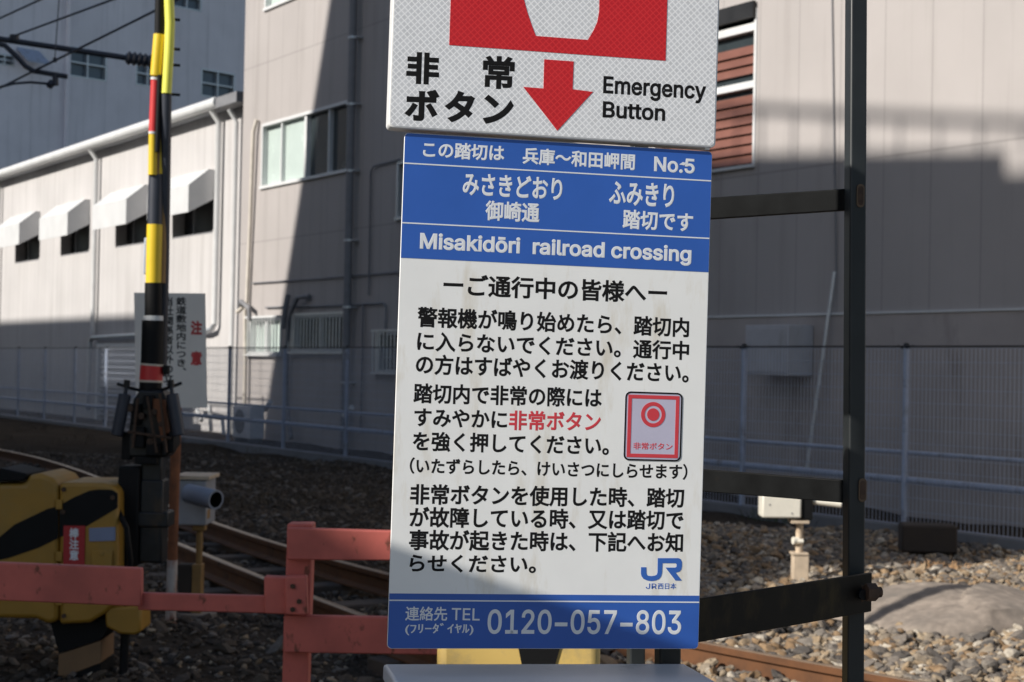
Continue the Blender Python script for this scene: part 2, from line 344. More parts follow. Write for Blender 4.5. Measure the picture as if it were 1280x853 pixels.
m_ballast = stone_material('ballast_stone', [(.30, .245, .18), (.15, .13, .11), (.36, .265, .165), (.25, .16, .085), (.52, .46, .37), (.085, .078, .072), (.36, .24, .135), (.19, .165, .14), (.42, .33, .225), (.22, .195, .165)])
pos_ = np.stack([x[sel], y[sel], hz + sz * .32 + RNG.uniform(0, .02, len(sz)) * (x[sel] > .1)], 1); nr_ = pos_[:, 1] < 10.6
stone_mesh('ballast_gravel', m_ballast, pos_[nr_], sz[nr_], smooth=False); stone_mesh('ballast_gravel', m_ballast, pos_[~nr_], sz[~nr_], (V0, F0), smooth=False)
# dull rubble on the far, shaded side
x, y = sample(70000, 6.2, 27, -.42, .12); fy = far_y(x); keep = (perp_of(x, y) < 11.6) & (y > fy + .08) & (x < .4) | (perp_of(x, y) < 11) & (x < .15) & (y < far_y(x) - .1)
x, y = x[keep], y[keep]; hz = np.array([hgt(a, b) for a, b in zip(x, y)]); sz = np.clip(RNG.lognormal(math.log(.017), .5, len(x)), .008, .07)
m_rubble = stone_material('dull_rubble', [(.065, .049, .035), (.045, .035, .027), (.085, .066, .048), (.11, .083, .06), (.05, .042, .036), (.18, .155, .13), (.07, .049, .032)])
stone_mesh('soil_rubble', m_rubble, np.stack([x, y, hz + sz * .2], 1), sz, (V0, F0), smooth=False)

# ---- dry weeds
def weeds(name, spots, material, h, n, spread=.07):
    m = MB()
    for cx, cy in spots:
        for _ in range(n):
            a = random.uniform(0, 6.28); l = h * random.uniform(.4, 1.2); s = random.uniform(.4, 1.6) * l; bx, by = cx + random.gauss(0, spread), cy + random.gauss(0, spread); w = .003
            p = [(bx, by, 0), (bx + math.cos(a) * s * .4, by + math.sin(a) * s * .4, l * .7), (bx + math.cos(a) * s, by + math.sin(a) * s, l * .9)]
            ox, oy = -math.sin(a) * w, math.cos(a) * w
            b = m.add([(p[0][0] - ox, p[0][1] - oy, 0), (p[0][0] + ox, p[0][1] + oy, 0), (p[1][0] + ox, p[1][1] + oy, p[1][2]), (p[1][0] - ox, p[1][1] - oy, p[1][2]), p[2]])
            m.face((b, b + 1, b + 2, b + 3)); m.face((b + 3, b + 2, b + 4))
    return m.build(name, material)
m_dry = mat('dry_grass', (.42, .24, .11), .8, var=.3, scale=9, bump=0); m_weed = mat('dull_weed', (.085, .062, .036), .85, var=.3, scale=3, bump=0); m_green = mat('green_weed', (.045, .07, .025), .8, var=.3, scale=6, bump=0)
p = [on_ground(x, y)[:2] for x, y in ((1172, 714),)]
o = weeds('dry_grass_tuft', p, m_dry, .07, 200, .12); tag(o, 'tuft of dry orange brown grass on the sunlit gravel', 'grass tuft')
p = [on_ground(x, y)[:2] for x, y in ((965, 652), (985, 654), (1005, 655), (945, 650))]
o = weeds('green_weed', p, m_green, .16, 30); tag(o, 'low dark green weed at the foot of the mesh fence', 'weed')
sp = []
for _ in range(130):
    q = on_ground(random.uniform(-20, 480), random.uniform(535, 640)); 
    if perp_of(q[0], q[1]) < 11.6 and q[1] > far_y(q[0]) + .2: sp.append(q[:2])
o = weeds('dry_weeds', sp, m_weed, .13, 16); o['kind'] = 'stuff'

# ---- concrete lump
def lump():
    m = MB(); c = on_ground(1185, 772); n, r = 90, 26; rings = []
    rnd = [1 + .10 * math.sin(3 * a * 6.283 / n + 1) + .07 * math.sin(5 * a * 6.283 / n) for a in range(n)]
    for j in range(r + 1):
        t = j / r; ring = []
        for i in range(n):
            a = i * 6.283 / n; R_ = rnd[i] * (1 - .0 * t)
            x_ = .86 * math.cos(a) * R_ * (1 - t ** 1.6 * .98); y_ = .62 * math.sin(a) * R_ * (1 - t ** 1.6 * .98)
            zz = .15 * (1 - (1 - t) ** 2.4) * (1 + .28 * math.sin(x_ * 4 + 1.5) + .18 * math.sin(y_ * 6)) - .03
            zz += .014 * bnoise.noise(Vector((x_ * 2.6, y_ * 2.6, 1.7))) + .012 * bnoise.noise(Vector((x_ * 17, y_ * 17, .3))) + (.03 if x_ - y_ * .6 > .12 + .08 * math.sin(y_ * 7) else 0) * (t > .3)
            ring.append((c[0] + .08 + x_ * .95 - y_ * .30, c[1] + .12 + y_ + x_ * .15, zz))
        rings.append(m.add(ring))
    for u, w in zip(rings, rings[1:]):
        for k in range(n): l = (k + 1) % n; m.face((u + k, u + l, w + l, w + k), True)
    m.face([rings[-1] + k for k in range(n)], True)
    return tag(m.build('concrete_lump', m_concrete), 'rough flattened lump of pale concrete lying on the gravel beyond the rail', 'concrete lump')
lump()
mb = MB(); q = on_ground(1165, 689); mb.obox((q[0] + .0, q[1] + .16, .1), (.235, -.02, 0), (.02, .16, 0), (0, 0, .12))
tag(mb.build('concrete_block', m_darkconc, bevel=.02), 'dark stained concrete block beside a fence post', 'concrete block')
# ================================================================== mesh fence along the track (local x runs along it, y points to the buildings)
fence = thing('mesh_fence', 'long blue grey wire mesh fence with round posts and pipe rails before the buildings', 'fence', -PERP_FENCE * WN, WALL_ROT, local=True)
FP = [-8.9, -11.34, -13.73, -16.1, -18.5, -20.9, -23.3, -25.65, -28.05, -30.4, -32.7, -34.9, -37.06, -39.4, -41.65, -44.0, -46.4]
for u in FP:
    m = MB(); m.tube([(u, 0, -.1), (u, 0, 1.80)], .032, 12); p_ = m.build('post', m_bluegrey, fence)
    m = MB(); m.tube([(u, 0, 1.80), (u, 0, 1.825)], [.036, .02], 12); m.tube([(u - .10, -.01, 1.80), (u - .03, -.02, 1.775), (u + .03, -.02, 1.775), (u + .10, -.01, 1.80)], .009, 6); m.build('post_cap', m_black, p_)
for a, b in zip(FP, FP[1:]):
    m = MB(); lo, hi = b + .04, a - .04
    near = a > -18
    k = int((hi - lo) / .05)
    for i in range(k + 1):
        x = lo + (hi - lo) * i / k; r = .0022; m.box(x - r, -.03 - r, .06, x + r, -.03 + r, 1.77)
    for i in range(14):
        z = .08 + i * .13; r = .0028; m.box(lo, -.036 - r, z - r, hi, -.036 + r, z + r)
    m.build('mesh_panel', m_wire, fence)
for z, r, mt in ((.50, .035, m_bluegrey), (.765, .022, m_bluegrey), (1.79, .009, m_black)):
    m = MB(); m.tube([(-46.6, .03 if z < 1 else -.04, z), (-20, .03 if z < 1 else -.04, z), (-8.7, .03 if z < 1 else -.04, z)], r, 10); m.build('pipe_rail' if z < 1 else 'top_wire', mt, fence)
m = MB(); m.box(-46.6, -.10, -.1, -8.5, .10, .07); o = m.build('kerb', m_kerb, bevel=.01); o.matrix_world = fence.matrix_world if False else (Matrix.Translation(Vector(-PERP_FENCE * WN)) @ Matrix.Rotation(WALL_ROT, 4, 'Z')); o['kind'] = 'structure'

# ================================================================== big taupe building
def wall_holes(m, u0, u1, z0, z1, holes, depth, y=0.0):
    us = sorted({u0, u1, *[h[0] for h in holes], *[h[1] for h in holes]}); zs = sorted({z0, z1, *[h[2] for h in holes], *[h[3] for h in holes]})
    for a, b in zip(us, us[1:]):
        for c, d in zip(zs, zs[1:]):
            if any(h[0] - 1e-6 <= a and b <= h[1] + 1e-6 and h[2] - 1e-6 <= c and d <= h[3] + 1e-6 for h in holes): continue
            i = m.add([(a, y, c), (b, y, c), (b, y, d), (a, y, d)]); m.face((i, i + 1, i + 2, i + 3))
    for a, b, c, d in holes:
        for q in (((a, c), (a, d)), ((b, d), (b, c)), ((a, d), (b, d)), ((b, c), (a, c))):
            (p0, p1), (p2, p3) = q; i = m.add([(p0, y, p1), (p2, y, p3), (p2, y + depth, p3), (p0, y + depth, p1)]); m.face((i, i + 1, i + 2, i + 3))
def glazed(parent, u0, u1, z0, z1, depth, panes, frame_w=.05, fm=None, gm=None, hbars=(), proud=.02, name='window', gms=None, sill=True):
    fm = fm or m_frame
    m = MB()
    m.box(u0 - .01, -proud, z1 - frame_w, u1 + .01, depth, z1 + .012); m.box(u0 - .01, -proud - (.03 if sill else 0), z0 - .012, u1 + .01, depth, z0 + frame_w)
    m.box(u0 - .012, -proud + .002, z0 + frame_w, u0 + frame_w, depth, z1 - frame_w); m.box(u1 - frame_w, -proud + .002, z0 + frame_w, u1 + .012, depth, z1 - frame_w)
    for p, w in panes: m.box(p - w / 2, .01, z0 + frame_w, p + w / 2, depth, z1 - frame_w)
    for h, w in hbars: m.box(u0 + frame_w, .012, h - w / 2, u1 - frame_w, depth - .004, h + w / 2)
    f = m.build(name, fm, parent, bevel=.004)
    edges = [u0 + frame_w] + [p for p, w in panes] + [u1 - frame_w]
    for i, (a, b) in enumerate(zip(edges, edges[1:])):
        g_ = MB(); g_.box(a, depth - .03 - .012 * (i % 2), z0 + frame_w, b, depth - .02 - .012 * (i % 2), z1 - frame_w); g_.build('pane', (gms[i] if gms else gm) or m_glass, f)
    return f
hall = thing('factory_building', 'tall taupe panel clad building with drainpipes and small windows behind the signs', 'building', -PERP * WN, WALL_ROT, local=True)
Wd = dict(mid=(-30.62, -26.66, 5.03, 6.33), up=(-30.62, -26.66, 8.63, 9.93), low1=(-31.05, -29.5, 1.70, 2.42), low2=(-28.95, -26.62, 1.75, 2.44), low3=(-25.45, -23.6, 1.40, 2.10), blue=(-24.85, -23.5, 4.02, 5.02), right=(-17.6, -15.55, 4.07, 6.03))
m = MB(); U0, U1, ZT = -31.62, 2.0, 10.7
wall_holes(m, U0, U1, -.2, ZT, list(Wd.values()), .14)
for q in (((U1, 0, -.2), (U1, 5, -.2), (U1, 5, ZT), (U1, 0, ZT)), ((U0, 5, -.2), (U0, 0, -.2), (U0, 0, ZT), (U0, 5, ZT)), ((U0, 0, ZT), (U1, 0, ZT), (U1, 5, ZT), (U0, 5, ZT)), ((U1, 5, -.2), (U0, 5, -.2), (U0, 5, ZT), (U1, 5, ZT)), ((U0, .145, -.2), (U1, .145, -.2), (U1, .145, ZT), (U0, .145, ZT))):
    i = m.add(q); m.face((i, i + 1, i + 2, i + 3))
m.build('wall', m_taupe, hall)
m = MB(); m.box(-23.0, -.012, -.2, 2.0, -.002, 2.20); m.build('plinth', m_plinth, hall)
m = MB(); m.box(-23.0, -.03, 2.2, 2.0, -.002, 2.225); m.build('plinth_flashing', m_white, hall)
a, b, c, d = Wd['mid']; glazed(hall, a, b, c, d, .14, [(-29.72, .05), (-28.62, .10), (-27.6, .05)], gms=[m_curtain] * 2 + [m_glass] * 2, fm=m_white)  # right two panes use dark glass: the shade on them is in the colour
a, b, c, d = Wd['up']; glazed(hall, a, b, c, d, .14, [(-29.62, .05), (-28.62, .10), (-27.6, .05)], gms=[m_curtain] * 4, fm=m_white)
a, b, c, d = Wd['blue']; glazed(hall, a, b, c, d, .14, [(-24.2, .05)], gm=m_glass, fm=m_frame)
for key in ('low1', 'low2', 'low3'):
    a, b, c, d = Wd[key]; f = glazed(hall, a, b, c, d, .14, [((a + b) / 2, .06)], gm=m_curtain if key == 'low1' else m_glass, fm=m_white if key == 'low1' else m_frame)
    m = MB(); k = int((b - a) / .13)
    for i in range(k + 1): x = a + (b - a) * i / k; m.tube([(x, -.10, c - .03), (x, -.10, d + .03)], .012, 6)
    for z in (c - .02, d + .02): m.box(a - .05, -.118, z - .02, b + .05, -.082, z + .02)
    for x in (a - .03, b + .03): m.box(x - .02, -.10, d, x + .02, .0, d + .04); m.box(x - .02, -.10, c - .04, x + .02, .0, c)
    m.build('window_grille', m_white if key == 'low1' else m_frame, f)
a, b, c, d = Wd['right']; f = glazed(hall, a, b, c, d, .14, [], hbars=[((c + d) / 2 + .06, .09), (d - .20, .10)], fm=m_white, gm=m_glass, frame_w=.03)
m = MB(); z = c + .12
while z < d - .42:
    if abs(z - ((c + d) / 2 + .06)) > .10: m.obox(((a + b) / 2, .085, z), ((b - a) / 2 - .035, 0, 0), (0, .020, .058), (0, -.004, .0015))
    z += .125
m.build('window_blind', m_blind, f)
m = MB(); m.box(a - .05, -.07, d - .10, b + .004, -.022, d + .10); m.build('shutter_box', m_dark, f)
# drainpipe with clamps
m = MB(); m.tube([(-26.41, -.13, -.1), (-26.41, -.13, 10.5)], .075, 14); dp = m.build('drainpipe', m_greypipe, hall)
for z in (1.2, 2.55, 3.75, 5.0, 6.2, 7.4, 8.6, 9.8): mm = MB(); mm.tube([(-26.41, -.13, z - .02), (-26.41, -.13, z + .02)], .09, 14); mm.box(-26.43, -.13, z - .015, -26.25, -.002, z + .015); mm.build('pipe_clamp', m_frame, dp)
for nm, pts, r, mt in (
        ('hose', [(-30.78, -.06, 6.45), (-30.85, -.10, 6.2), (-30.95, -.08, 4.4), (-31.05, -.07, 2.75), (-31.12, -.16, 2.62), (-31.28, -.18, 2.55)], .042, m_beige),
        ('hose', [(-31.28, -.12, 2.62), (-31.0, -.22, 2.76), (-30.72, -.16, 2.62), (-30.74, -.14, 2.40)], .05, m_greypipe),
        ('hose', [(-31.08, -.10, 2.6), (-31.0, -.10, 1.6), (-30.98, -.1, .2)], .04, m_beige),
        ('conduit', [(-30.9, -.04, 3.14), (-27.8, -.04, 3.12), (-23.5, -.04, 3.12)], .015, m_greypipe),
        ('conduit', [(-30.2, -.04, 2.63), (-27.0, -.04, 2.60), (-25.2, -.04, 2.60), (-25.11, -.04, 2.54), (-25.11, -.04, 2.0)], .017, m_greypipe),
        ('conduit', [(-24.7, -.04, 5.05), (-25.65, -.04, 5.03), (-25.78, -.04, 4.93), (-25.76, -.04, 2.75)], .016, m_greypipe),
        ('conduit', [(-25.95, -.05, 2.6), (-25.95, -.05, .3)], .018, m_greypipe),
        ('duct_hose', [(-28.15, -.05, 2.80), (-28.5, -.13, 2.78), (-28.85, -.13, 2.45), (-29.0, -.10, 1.9), (-29.0, -.10, .9), (-28.75, -.16, .5), (-28.5, -.2, .1)], .045, m_greypipe),
        ('duct_hose', [(-29.0, -.1, 2.85), (-29.05, -.13, 2.6), (-29.15, -.12, 2.2)], .05, m_greypipe),
        ('cable', [(-14.25, -.02, 9), (-14.2, -.02, 5.9), (-14.1, -.02, 3.6), (-14.06, -.02, 2.7)], .008, m_greypipe),
        ('conduit', [(-14.05, -.05, 2.7), (-14.26, -.25, .35)], .022, m_frame)):
    m = MB(); m.tube(pts, r, 10); m.build(nm, mt, hall)
m = MB(); m.box(-15.18, -.42, 1.48, -14.42, -.02, 2.08); m_meter = mat('pale_meter_box', (.46, .455, .47), .55, var=.08, scale=3, bump=.08, dirt=(.3, .28, .26), dirt_at=(.55, .8), dscale=5, stretch=.4)
bx = m.build('meter_box', m_meter, hall, bevel=.01)
m = MB(); m.box(-15.14, -.432, 1.52, -14.46, -.421, 2.04); m.build('door', m_meter, bx, bevel=.004)

# ================================================================== pale shed with awnings, left
shed = thing('warehouse_shed', 'long low pale shed with white gutter and white window awnings, left of the taupe building', 'building', -PERP_SHED * WN, WALL_ROT, local=True)
AW = [(-36.62, -34.1), (-40.62, -38.14), (-45.2, -42.7), (-49.7, -47.2), (-54.2, -51.7)]
holes = [(a + .03, b - .02, 4.38, 5.45) for a, b in AW]
m = MB(); S0, S1, SZ = -62.0, -31.98, 7.05
wall_holes(m, S0, S1, -.2, SZ, holes, .3)
for q in (((S1, 0, -.2), (S1, 8, -.2), (S1, 8, SZ), (S1, 0, SZ)), ((S0, 8, -.2), (S0, 0, -.2), (S0, 0, SZ), (S0, 8, SZ)), ((S1, 8, -.2), (S0, 8, -.2), (S0, 8, SZ), (S1, 8, SZ))):
    i = m.add(q); m.face((i, i + 1, i + 2, i + 3))
m.build('wall', m_shed, shed)
m = MB(); m.prism([(S0, -.22, 7.0), (S0, 8.2, 7.35), (S0, 8.2, 7.43), (S0, -.22, 7.08)], (S1 - S0, 0, 0)); m.build('roof', m_greybox, shed)
m = MB(); m.tube([(S0, -.33, 7.12), (-33.15, -.33, 7.12)], .125, 14); m.build('gutter', m_white, shed)
m = MB(); m.box(-33.14, -.40, 6.98, -32.0, -.02, 7.2); m.build('gutter_end', m_greypipe, shed)
for a, b in AW:
    m = MB(); b0_, z0_, z1_ = .30, 4.30, 5.5; m.box(a - .03, .29, 4.3, b + .03, .31, 5.5); w_ = m.build('window', m_dark, shed)
    m = MB(); m.box(a + .03, .02, 4.38, b - .02, .06, 4.42); m.box((a + b) / 2 - .03, .03, 4.42, (a + b) / 2 + .03, .07, 5.45); m.build('frame', m_greypipe, w_)
    t_ = .012; prof = [(0, 5.78), (-.14, 5.78), (-.60, 5.40), (-.60, 4.78), (0, 5.12)]
    m = MB(); A, B = a - .02, b + .02
    for q in (((A, 0, 5.78), (B, 0, 5.78), (B, -.14, 5.78), (A, -.14, 5.78)), ((A, -.14, 5.78), (B, -.14, 5.78), (B, -.60, 5.40), (A, -.60, 5.40)), ((A, -.60, 5.40), (B, -.60, 5.40), (B, -.60, 4.80), (A, -.60, 4.80))):
        q = [np.array(p) for p in q]; n_ = np.cross(q[1] - q[0], q[2] - q[0]); n_ /= np.linalg.norm(n_); m.prism(q, n_ * t_)
    for u in (A, B - t_): m.prism([(u, y, z) for y, z in ((0, 5.765), (-.13, 5.765), (-.585, 5.395), (-.585, 4.80), (0, 5.13))], (t_, 0, 0))
    m.build('awning', m_awning, shed)
for u, z1_, z0_ in ((-33.61, 7.0, 2.35), (-41.88, 7.0, 2.2), (-32.63, 6.9, .0), (-51.2, 7.0, .0)):
    m = MB(); m.tube([(u, -.12, z0_), (u, -.12, z1_ - .25), (u, -.30, z1_)] , .065 if u != -32.63 else .05, 12); m.build('downpipe', m_white, shed)
m = MB(); m.tube([(-33.61, -.12, 2.36), (-33.7, -.14, 2.25), (-34.0, -.14, 2.2), (-41.8, -.14, 2.1), (-42.0, -.14, 2.0), (-42.05, -.14, .2)], .06, 10); m.build('downpipe', m_frame, shed)
m = MB(); m.box(-41.2, -.24, -.1, -41.05, -.05, 1.95); m.box(-38.1, -.24, -.1, -37.95, -.05, 1.95); m.box(-41.05, -.23, 1.83, -38.1, -.05, 1.95)
lv = m.build('louvre_door', m_white, shed); m = MB()
for i in range(15): z = .05 + i * .12; m.obox((-39.575, -.15, z + .05), (1.47, 0, 0), (0, .05, -.045), (0, .004, .004))
m.build('louvre', m_white, lv)
m = MB(); m.prism([(-35.2, -.02, 1.35), (-35.2, -.55, 1.25), (-35.2, -.02, 1.05)], (.9, 0, 0)); m.build('vent_hood', m_greypipe, shed)

# clutter between fence and buildings
def ac_unit(u, y, w, h, mt, label):
    r = thing('condenser_unit', label, 'air conditioner', (-PERP * WN + u * -WD + 0) , WALL_ROT, 'outdoor units by the building', local=True)
    m = MB(); m.box(0, -y, .06, w, -y + .3, .06 + h); b_ = m.build('casing', mt, r, bevel=.015)
    m = MB(); m.tube([(w * .42, -y - .012, .06 + h * .52), (w * .42, -y - .004, .06 + h * .52)], h * .38, 20); m.build('fan_grille', m_greypipe, b_)
    m = MB(); m.box(.05, -y + .02, 0, .13, -y + .28, .06); m.box(w - .13, -y + .02, 0, w - .05, -y + .28, .06); m.build('foot', m_greypipe, r)
ac_unit(-30.05, .75, .85, .62, m_lidgrey, 'grey air conditioner outdoor unit in shade at the foot of the taupe building')
ac_unit(-35.4, .9, .8, .66, m_cream, 'sunlit cream outdoor unit at the foot of the pale shed')
r = thing('ground_pipes', 'white pipes lying along the foot of the taupe building behind the fence', 'pipes', -PERP * WN, WALL_ROT, local=True)
for pts, rr in (([(-32.2, -.6, .62), (-31.6, -.6, .62), (-31.5, -.6, .12)], .045), ([(-32.5, -.9, .45), (-30.2, -.9, .42), (-30.1, -.9, .1)], .04), ([(-34.5, -.5, .9), (-33, -.5, .85), (-32.4, -.45, .3)], .05), ([(-29.3, -.4, .62), (-29.05, -.4, .78)], .05), ([(-25.9, -.4, .62), (-25.6, -.4, .78)], .05)):
    m = MB(); m.tube(pts, rr, 10); m.build('pipe', m_white, r)

# ================================================================== far blue-grey building
e = np.array([.69, .724, 0]); e /= np.linalg.norm(e); yi = np.array([-e[1], e[0], 0]); FB = np.array([-20.0, 75.0, 0])
far = thing('distant_factory', 'big blue grey sheet clad building with small square windows rising behind the shed', 'building', FB, math.atan2(e[1], e[0]), local=True)
def far_uz(x, y):
    d = ray(x, y); t_ = ((FB - EYEP) @ yi) / (d @ yi); p = EYEP + d * t_; return (p - FB) @ e, p[2]
rects = [((86, 95), (133.5, 60)), ((169.5, 106), (200, 74)), ((251, 120), (293.5, 87)), ((216, 8), (252, -22)), ((-6, 80), (18, 64)), ((118, -10), (160, -42)), ((22, -34), (64, -66))]
ws = []
for (xa, ya), (xb, yb) in rects:
    u0, z0 = far_uz(xa, ya); u1, z1 = far_uz(xb, yb + 6); ws.append((u0, u1, z0, z1 if z1 > z0 else z0 + 1.5))
m = MB(); wall_holes(m, -14, 16, -.5, 34, ws, .25); i = m.add([(-14, .25, -.5), (16, .25, -.5), (16, .25, 34), (-14, .25, 34)]); m.face((i, i + 1, i + 2, i + 3)); m.box(-14, .3, -.5, 16, 12, 34); m.build('wall', m_far, far)
for a, b, c, d in ws: glazed(far, a, b, c, d, .25, [((a + b) / 2, .07)], frame_w=.06, gm=m_glassblue, hbars=[((c + d) / 2, .07)], sill=False)
u0, z0 = far_uz(20, 83); u1, z1 = far_uz(48, 72); m = MB(); m.prism([(u0, -.02, z1 + .3), (u0, -1.0, z1 - .35), (u0, -1.0, z1 - .45), (u0, -.02, z1 + .2)], (u1 - u0, 0, 0)); m.build('canopy', m_bluegrey, far)
uu, _ = far_uz(82, 120); m = MB(); m.tube([(uu, -.15, 0), (uu, -.15, 34)], .12, 10); m.build('downpipe', m_far, far)

# ================================================================== overhead line
r = thing('catenary_arm', 'dark tubular bracket arm of the overhead line with insulator, reaching in from the left edge', 'catenary arm', at_depth(-200, 440, 17) * np.array([1, 1, 0]))
Pq = lambda x, y, Y=17: at_depth(x, y, Y)
m = MB(); m.tube([Pq(-200, 21), Pq(0, 49), Pq(158, 72.5)], .030, 10); m.build('top_tube', m_darkblue, r)
m = MB(); m.tube([Pq(-200, -400 + 440, 17), Pq(-200, 441 + 60, 17)], .11, 14); m.tube([Pq(-200, 500), at_depth(-200, 440, 17) * np.array([1, 1, 0])], .11, 14); m.tube([Pq(-200, 40), Pq(-200, -160)], .11, 14); m.build('mast', m_concrete, r)
ins = [Pq(158 + 30 * k / 9, 72.5 + 4 * k / 9) for k in range(10)]; m = MB(); m.tube([ins[0]] + ins + [Pq(197, 78)], [.03] + [.075 if k % 2 else .05 for k in range(10)] + [.03], 14); m.build('insulator', m_insul, r)
m = MB(); m.tube([Pq(-60, 40), Pq(-10, 54), Pq(6, 57), Pq(20, 70), Pq(32, 83), Pq(42, 89), Pq(60, 92), Pq(84, 96)], .026, 10); m.build('registration_tube', m_darkblue, r)
m = MB(); m.tube([Pq(69, 91), Pq(69.5, 107)], .032, 8); m.tube([Pq(61, 104), Pq(66, 107)], .045, 8); m.tube([Pq(0, 109), Pq(18, 104.5), Pq(38, 103), Pq(62, 105)], .014, 8); m.build('registration_clamp', m_darkblue, r)
m = MB(); m.tube([Pq(18, 44), Pq(18, 51)], .05, 8); m.build('wire_clamp', m_darkblue, r)
def wire(pts, rad, label): m = MB(); m.tube(pts, rad, 8); return m
def wirething(px, rad, label, extra=None):
    (x0, y0, Y0), (x1, y1, Y1) = px; a, b = at_depth(x0, y0, Y0), at_depth(x1, y1, Y1); d = b - a
    m = MB(); m.tube([a - d * 2, a, b, b + d * 3], rad, 8); o = m.build('overhead_wire', m_darkblue); tag(o, label, 'wire', 'overhead wires')
    return o
wirething(((0, 23, 17.5), (50, 0, 16.5)), .011, 'short dark overhead wire cutting across the top left corner')
wirething(((18, 45, 17), (140, 0, 15)), .011, 'dark overhead wire clamped to the top of the bracket arm')
w = wirething(((0, 110, 17.6), (195, 13, 15.2)), .012, 'lowest overhead wire, hanging from a thin vertical dropper')
mid = at_depth(68.5, 75.5, 16.75); m = MB(); m.tube([mid, mid + np.array([.03, 0, .66])], .006, 6); m.tube([mid - np.array([0, 0, .02]), mid + np.array([0, 0, .025])], .02, 8); m.build('dropper', m_darkblue, w)
# ================================================================== notice board on a rusty pipe
g0 = on_ground(213, 782)
nb = thing('notice_board', 'white notice board with red and black upright writing behind the raised striped arm', 'notice board', (g0[0], g0[1], 0))
NBY = g0[1]
m = MB(); zt = at_depth(210, 700, NBY)[2]; m.tube([(g0[0], NBY, -.05), (g0[0] + .003, NBY, zt)], .030, 12); m.mi = 1; m.tube([(g0[0] + .003, NBY, zt), (g0[0] + .012, NBY, at_depth(213, 400, NBY)[2])], .029, 12); m.build('post', [m_rustwhite, m_rust], nb)
m = MB(); m.tube([(g0[0], NBY, -.02), (g0[0], NBY, .02)], .13, 16); m.build('base', m_rust, nb)
NBY2 = NBY - .05
m_board = mat('notice_white', (.76, .72, .66), .55, var=.05, scale=4, bump=.05, dirt=(.6, .57, .52), dirt_at=(.6, .85), dscale=6, stretch=.3)
c4 = [at_depth(x, y, NBY2) for x, y in ((170, 510), (259, 510), (256.5, 367), (167.5, 366))]
m = MB(); m.prism(c4, (0, .006, 0)); bd = m.build('board', m_board, nb)

# ================================================================== light-beam detectors
def detector(gx, gy, label, front, side, tubes, rows, mats):
    pass
g1 = on_ground(243, 771)
dt = thing('beam_detector', 'grey light beam detector with a short grey barrel, on a rusty post in the shade', 'detector', (g1[0], g1[1], 0), group='light beam detectors beside the track')
Y = g1[1]
def px_x(x, y=640): return at_depth(x, y, Y)[0]
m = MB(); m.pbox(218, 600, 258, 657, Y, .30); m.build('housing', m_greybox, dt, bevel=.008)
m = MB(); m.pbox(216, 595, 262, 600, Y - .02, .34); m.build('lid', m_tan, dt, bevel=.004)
a, b = at_depth(236, 617, Y - .05), at_depth(270, 625, Y - .20); m = MB(); m.pipe_open(a, b, .058, .046, 24, 1); m.build('barrel', [mat('barrel_grey', (.22, .25, .31), .4, bump=.03), m_blackmat], dt)
m = MB(); m.pbox(237, 637, 259, 650, Y + .03, .10); m.pbox(240, 650, 256, 664, Y + .04, .08); m.build('bracket', m_ochre, dt, bevel=.006)
m = MB(); m.tube([(px_x(247), Y + .08, .3), (px_x(247), Y + .08, at_depth(247, 660, Y)[2])], .020, 10); m.build('post', m_ochre, dt)
m = MB(); m.pbox(222, 706, 239, 771, Y + .03, .1); m.mi = 1; m.pbox(239.3, 706, 251, 771, Y + .03, .1); m.build('base_post', [m_darkconc, m_ochre], dt, bevel=.004)
m = MB(); q = at_depth(243, 771, Y); m.tube([(q[0], Y + .07, -.02), (q[0], Y + .07, .015)], .12, 16); m.build('base_ring', m_concrete, dt)
g2 = on_ground(1001, 731); Y = g2[1]
dt = thing('beam_detector', 'cream light beam detector on a tan post, sunlit under the middle bar', 'detector', (g2[0], g2[1], 0), group='light beam detectors beside the track')
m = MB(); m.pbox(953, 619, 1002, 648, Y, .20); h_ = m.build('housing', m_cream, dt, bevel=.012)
m = MB(); m.pbox(957, 617, 974, 619.5, Y + .02, .05); m.pbox(976, 617, 982, 619.5, Y + .02, .05); m.build('label_plate', m_darkconc, h_)
for qx, qy in ((962, 631), (990, 642)): mm = MB(); p_ = at_depth(qx, qy, Y); mm.tube([p_ + np.array([0, -.004, 0]), p_], .006, 8); mm.build('screw', m_greypipe, h_)
m = MB(); m.pbox(1002.3, 622, 1016, 650, Y + .02, .16); m.build('dark_side_block', m_blackmat, dt, bevel=.006)  # black block forms the dark right side of the housing
a, b = at_depth(1004, 624, Y + .09), at_depth(1052, 630, Y + .02); m = MB(); m.pipe_open(a, b, .030, .024, 18, 1); m.build('barrel', [m_cream, m_blackmat], dt)
m = MB(); m.pbox(989, 651, 1012, 655, Y + .02, .14); m.build('flange', m_tan, dt, bevel=.003)
m = MB(); p_ = at_depth(1001.5, 690, Y); m.tube([(p_[0], Y + .09, p_[2] - .05), (p_[0], Y + .09, at_depth(1001, 652, Y)[2])], .026, 12); m.build('post', m_tan, dt)
m = MB(); m.tube([at_depth(991, 676, Y + .06), at_depth(998, 676, Y + .07)], .027, 10); m.tube([at_depth(998, 677, Y + .05), at_depth(1004, 677, Y + .05)], .018, 10); m.build('knob', m_cream, dt)
m = MB(); m.pbox(992, 694, 1011, 733, Y + .03, .12); m.box(at_depth(991, 692, Y)[0], Y + .022, at_depth(1000, 695, Y)[2], at_depth(1012, 692, Y)[0], Y + .158, at_depth(1000, 692, Y)[2]); m.build('base_post', m_tan, dt, bevel=.004)

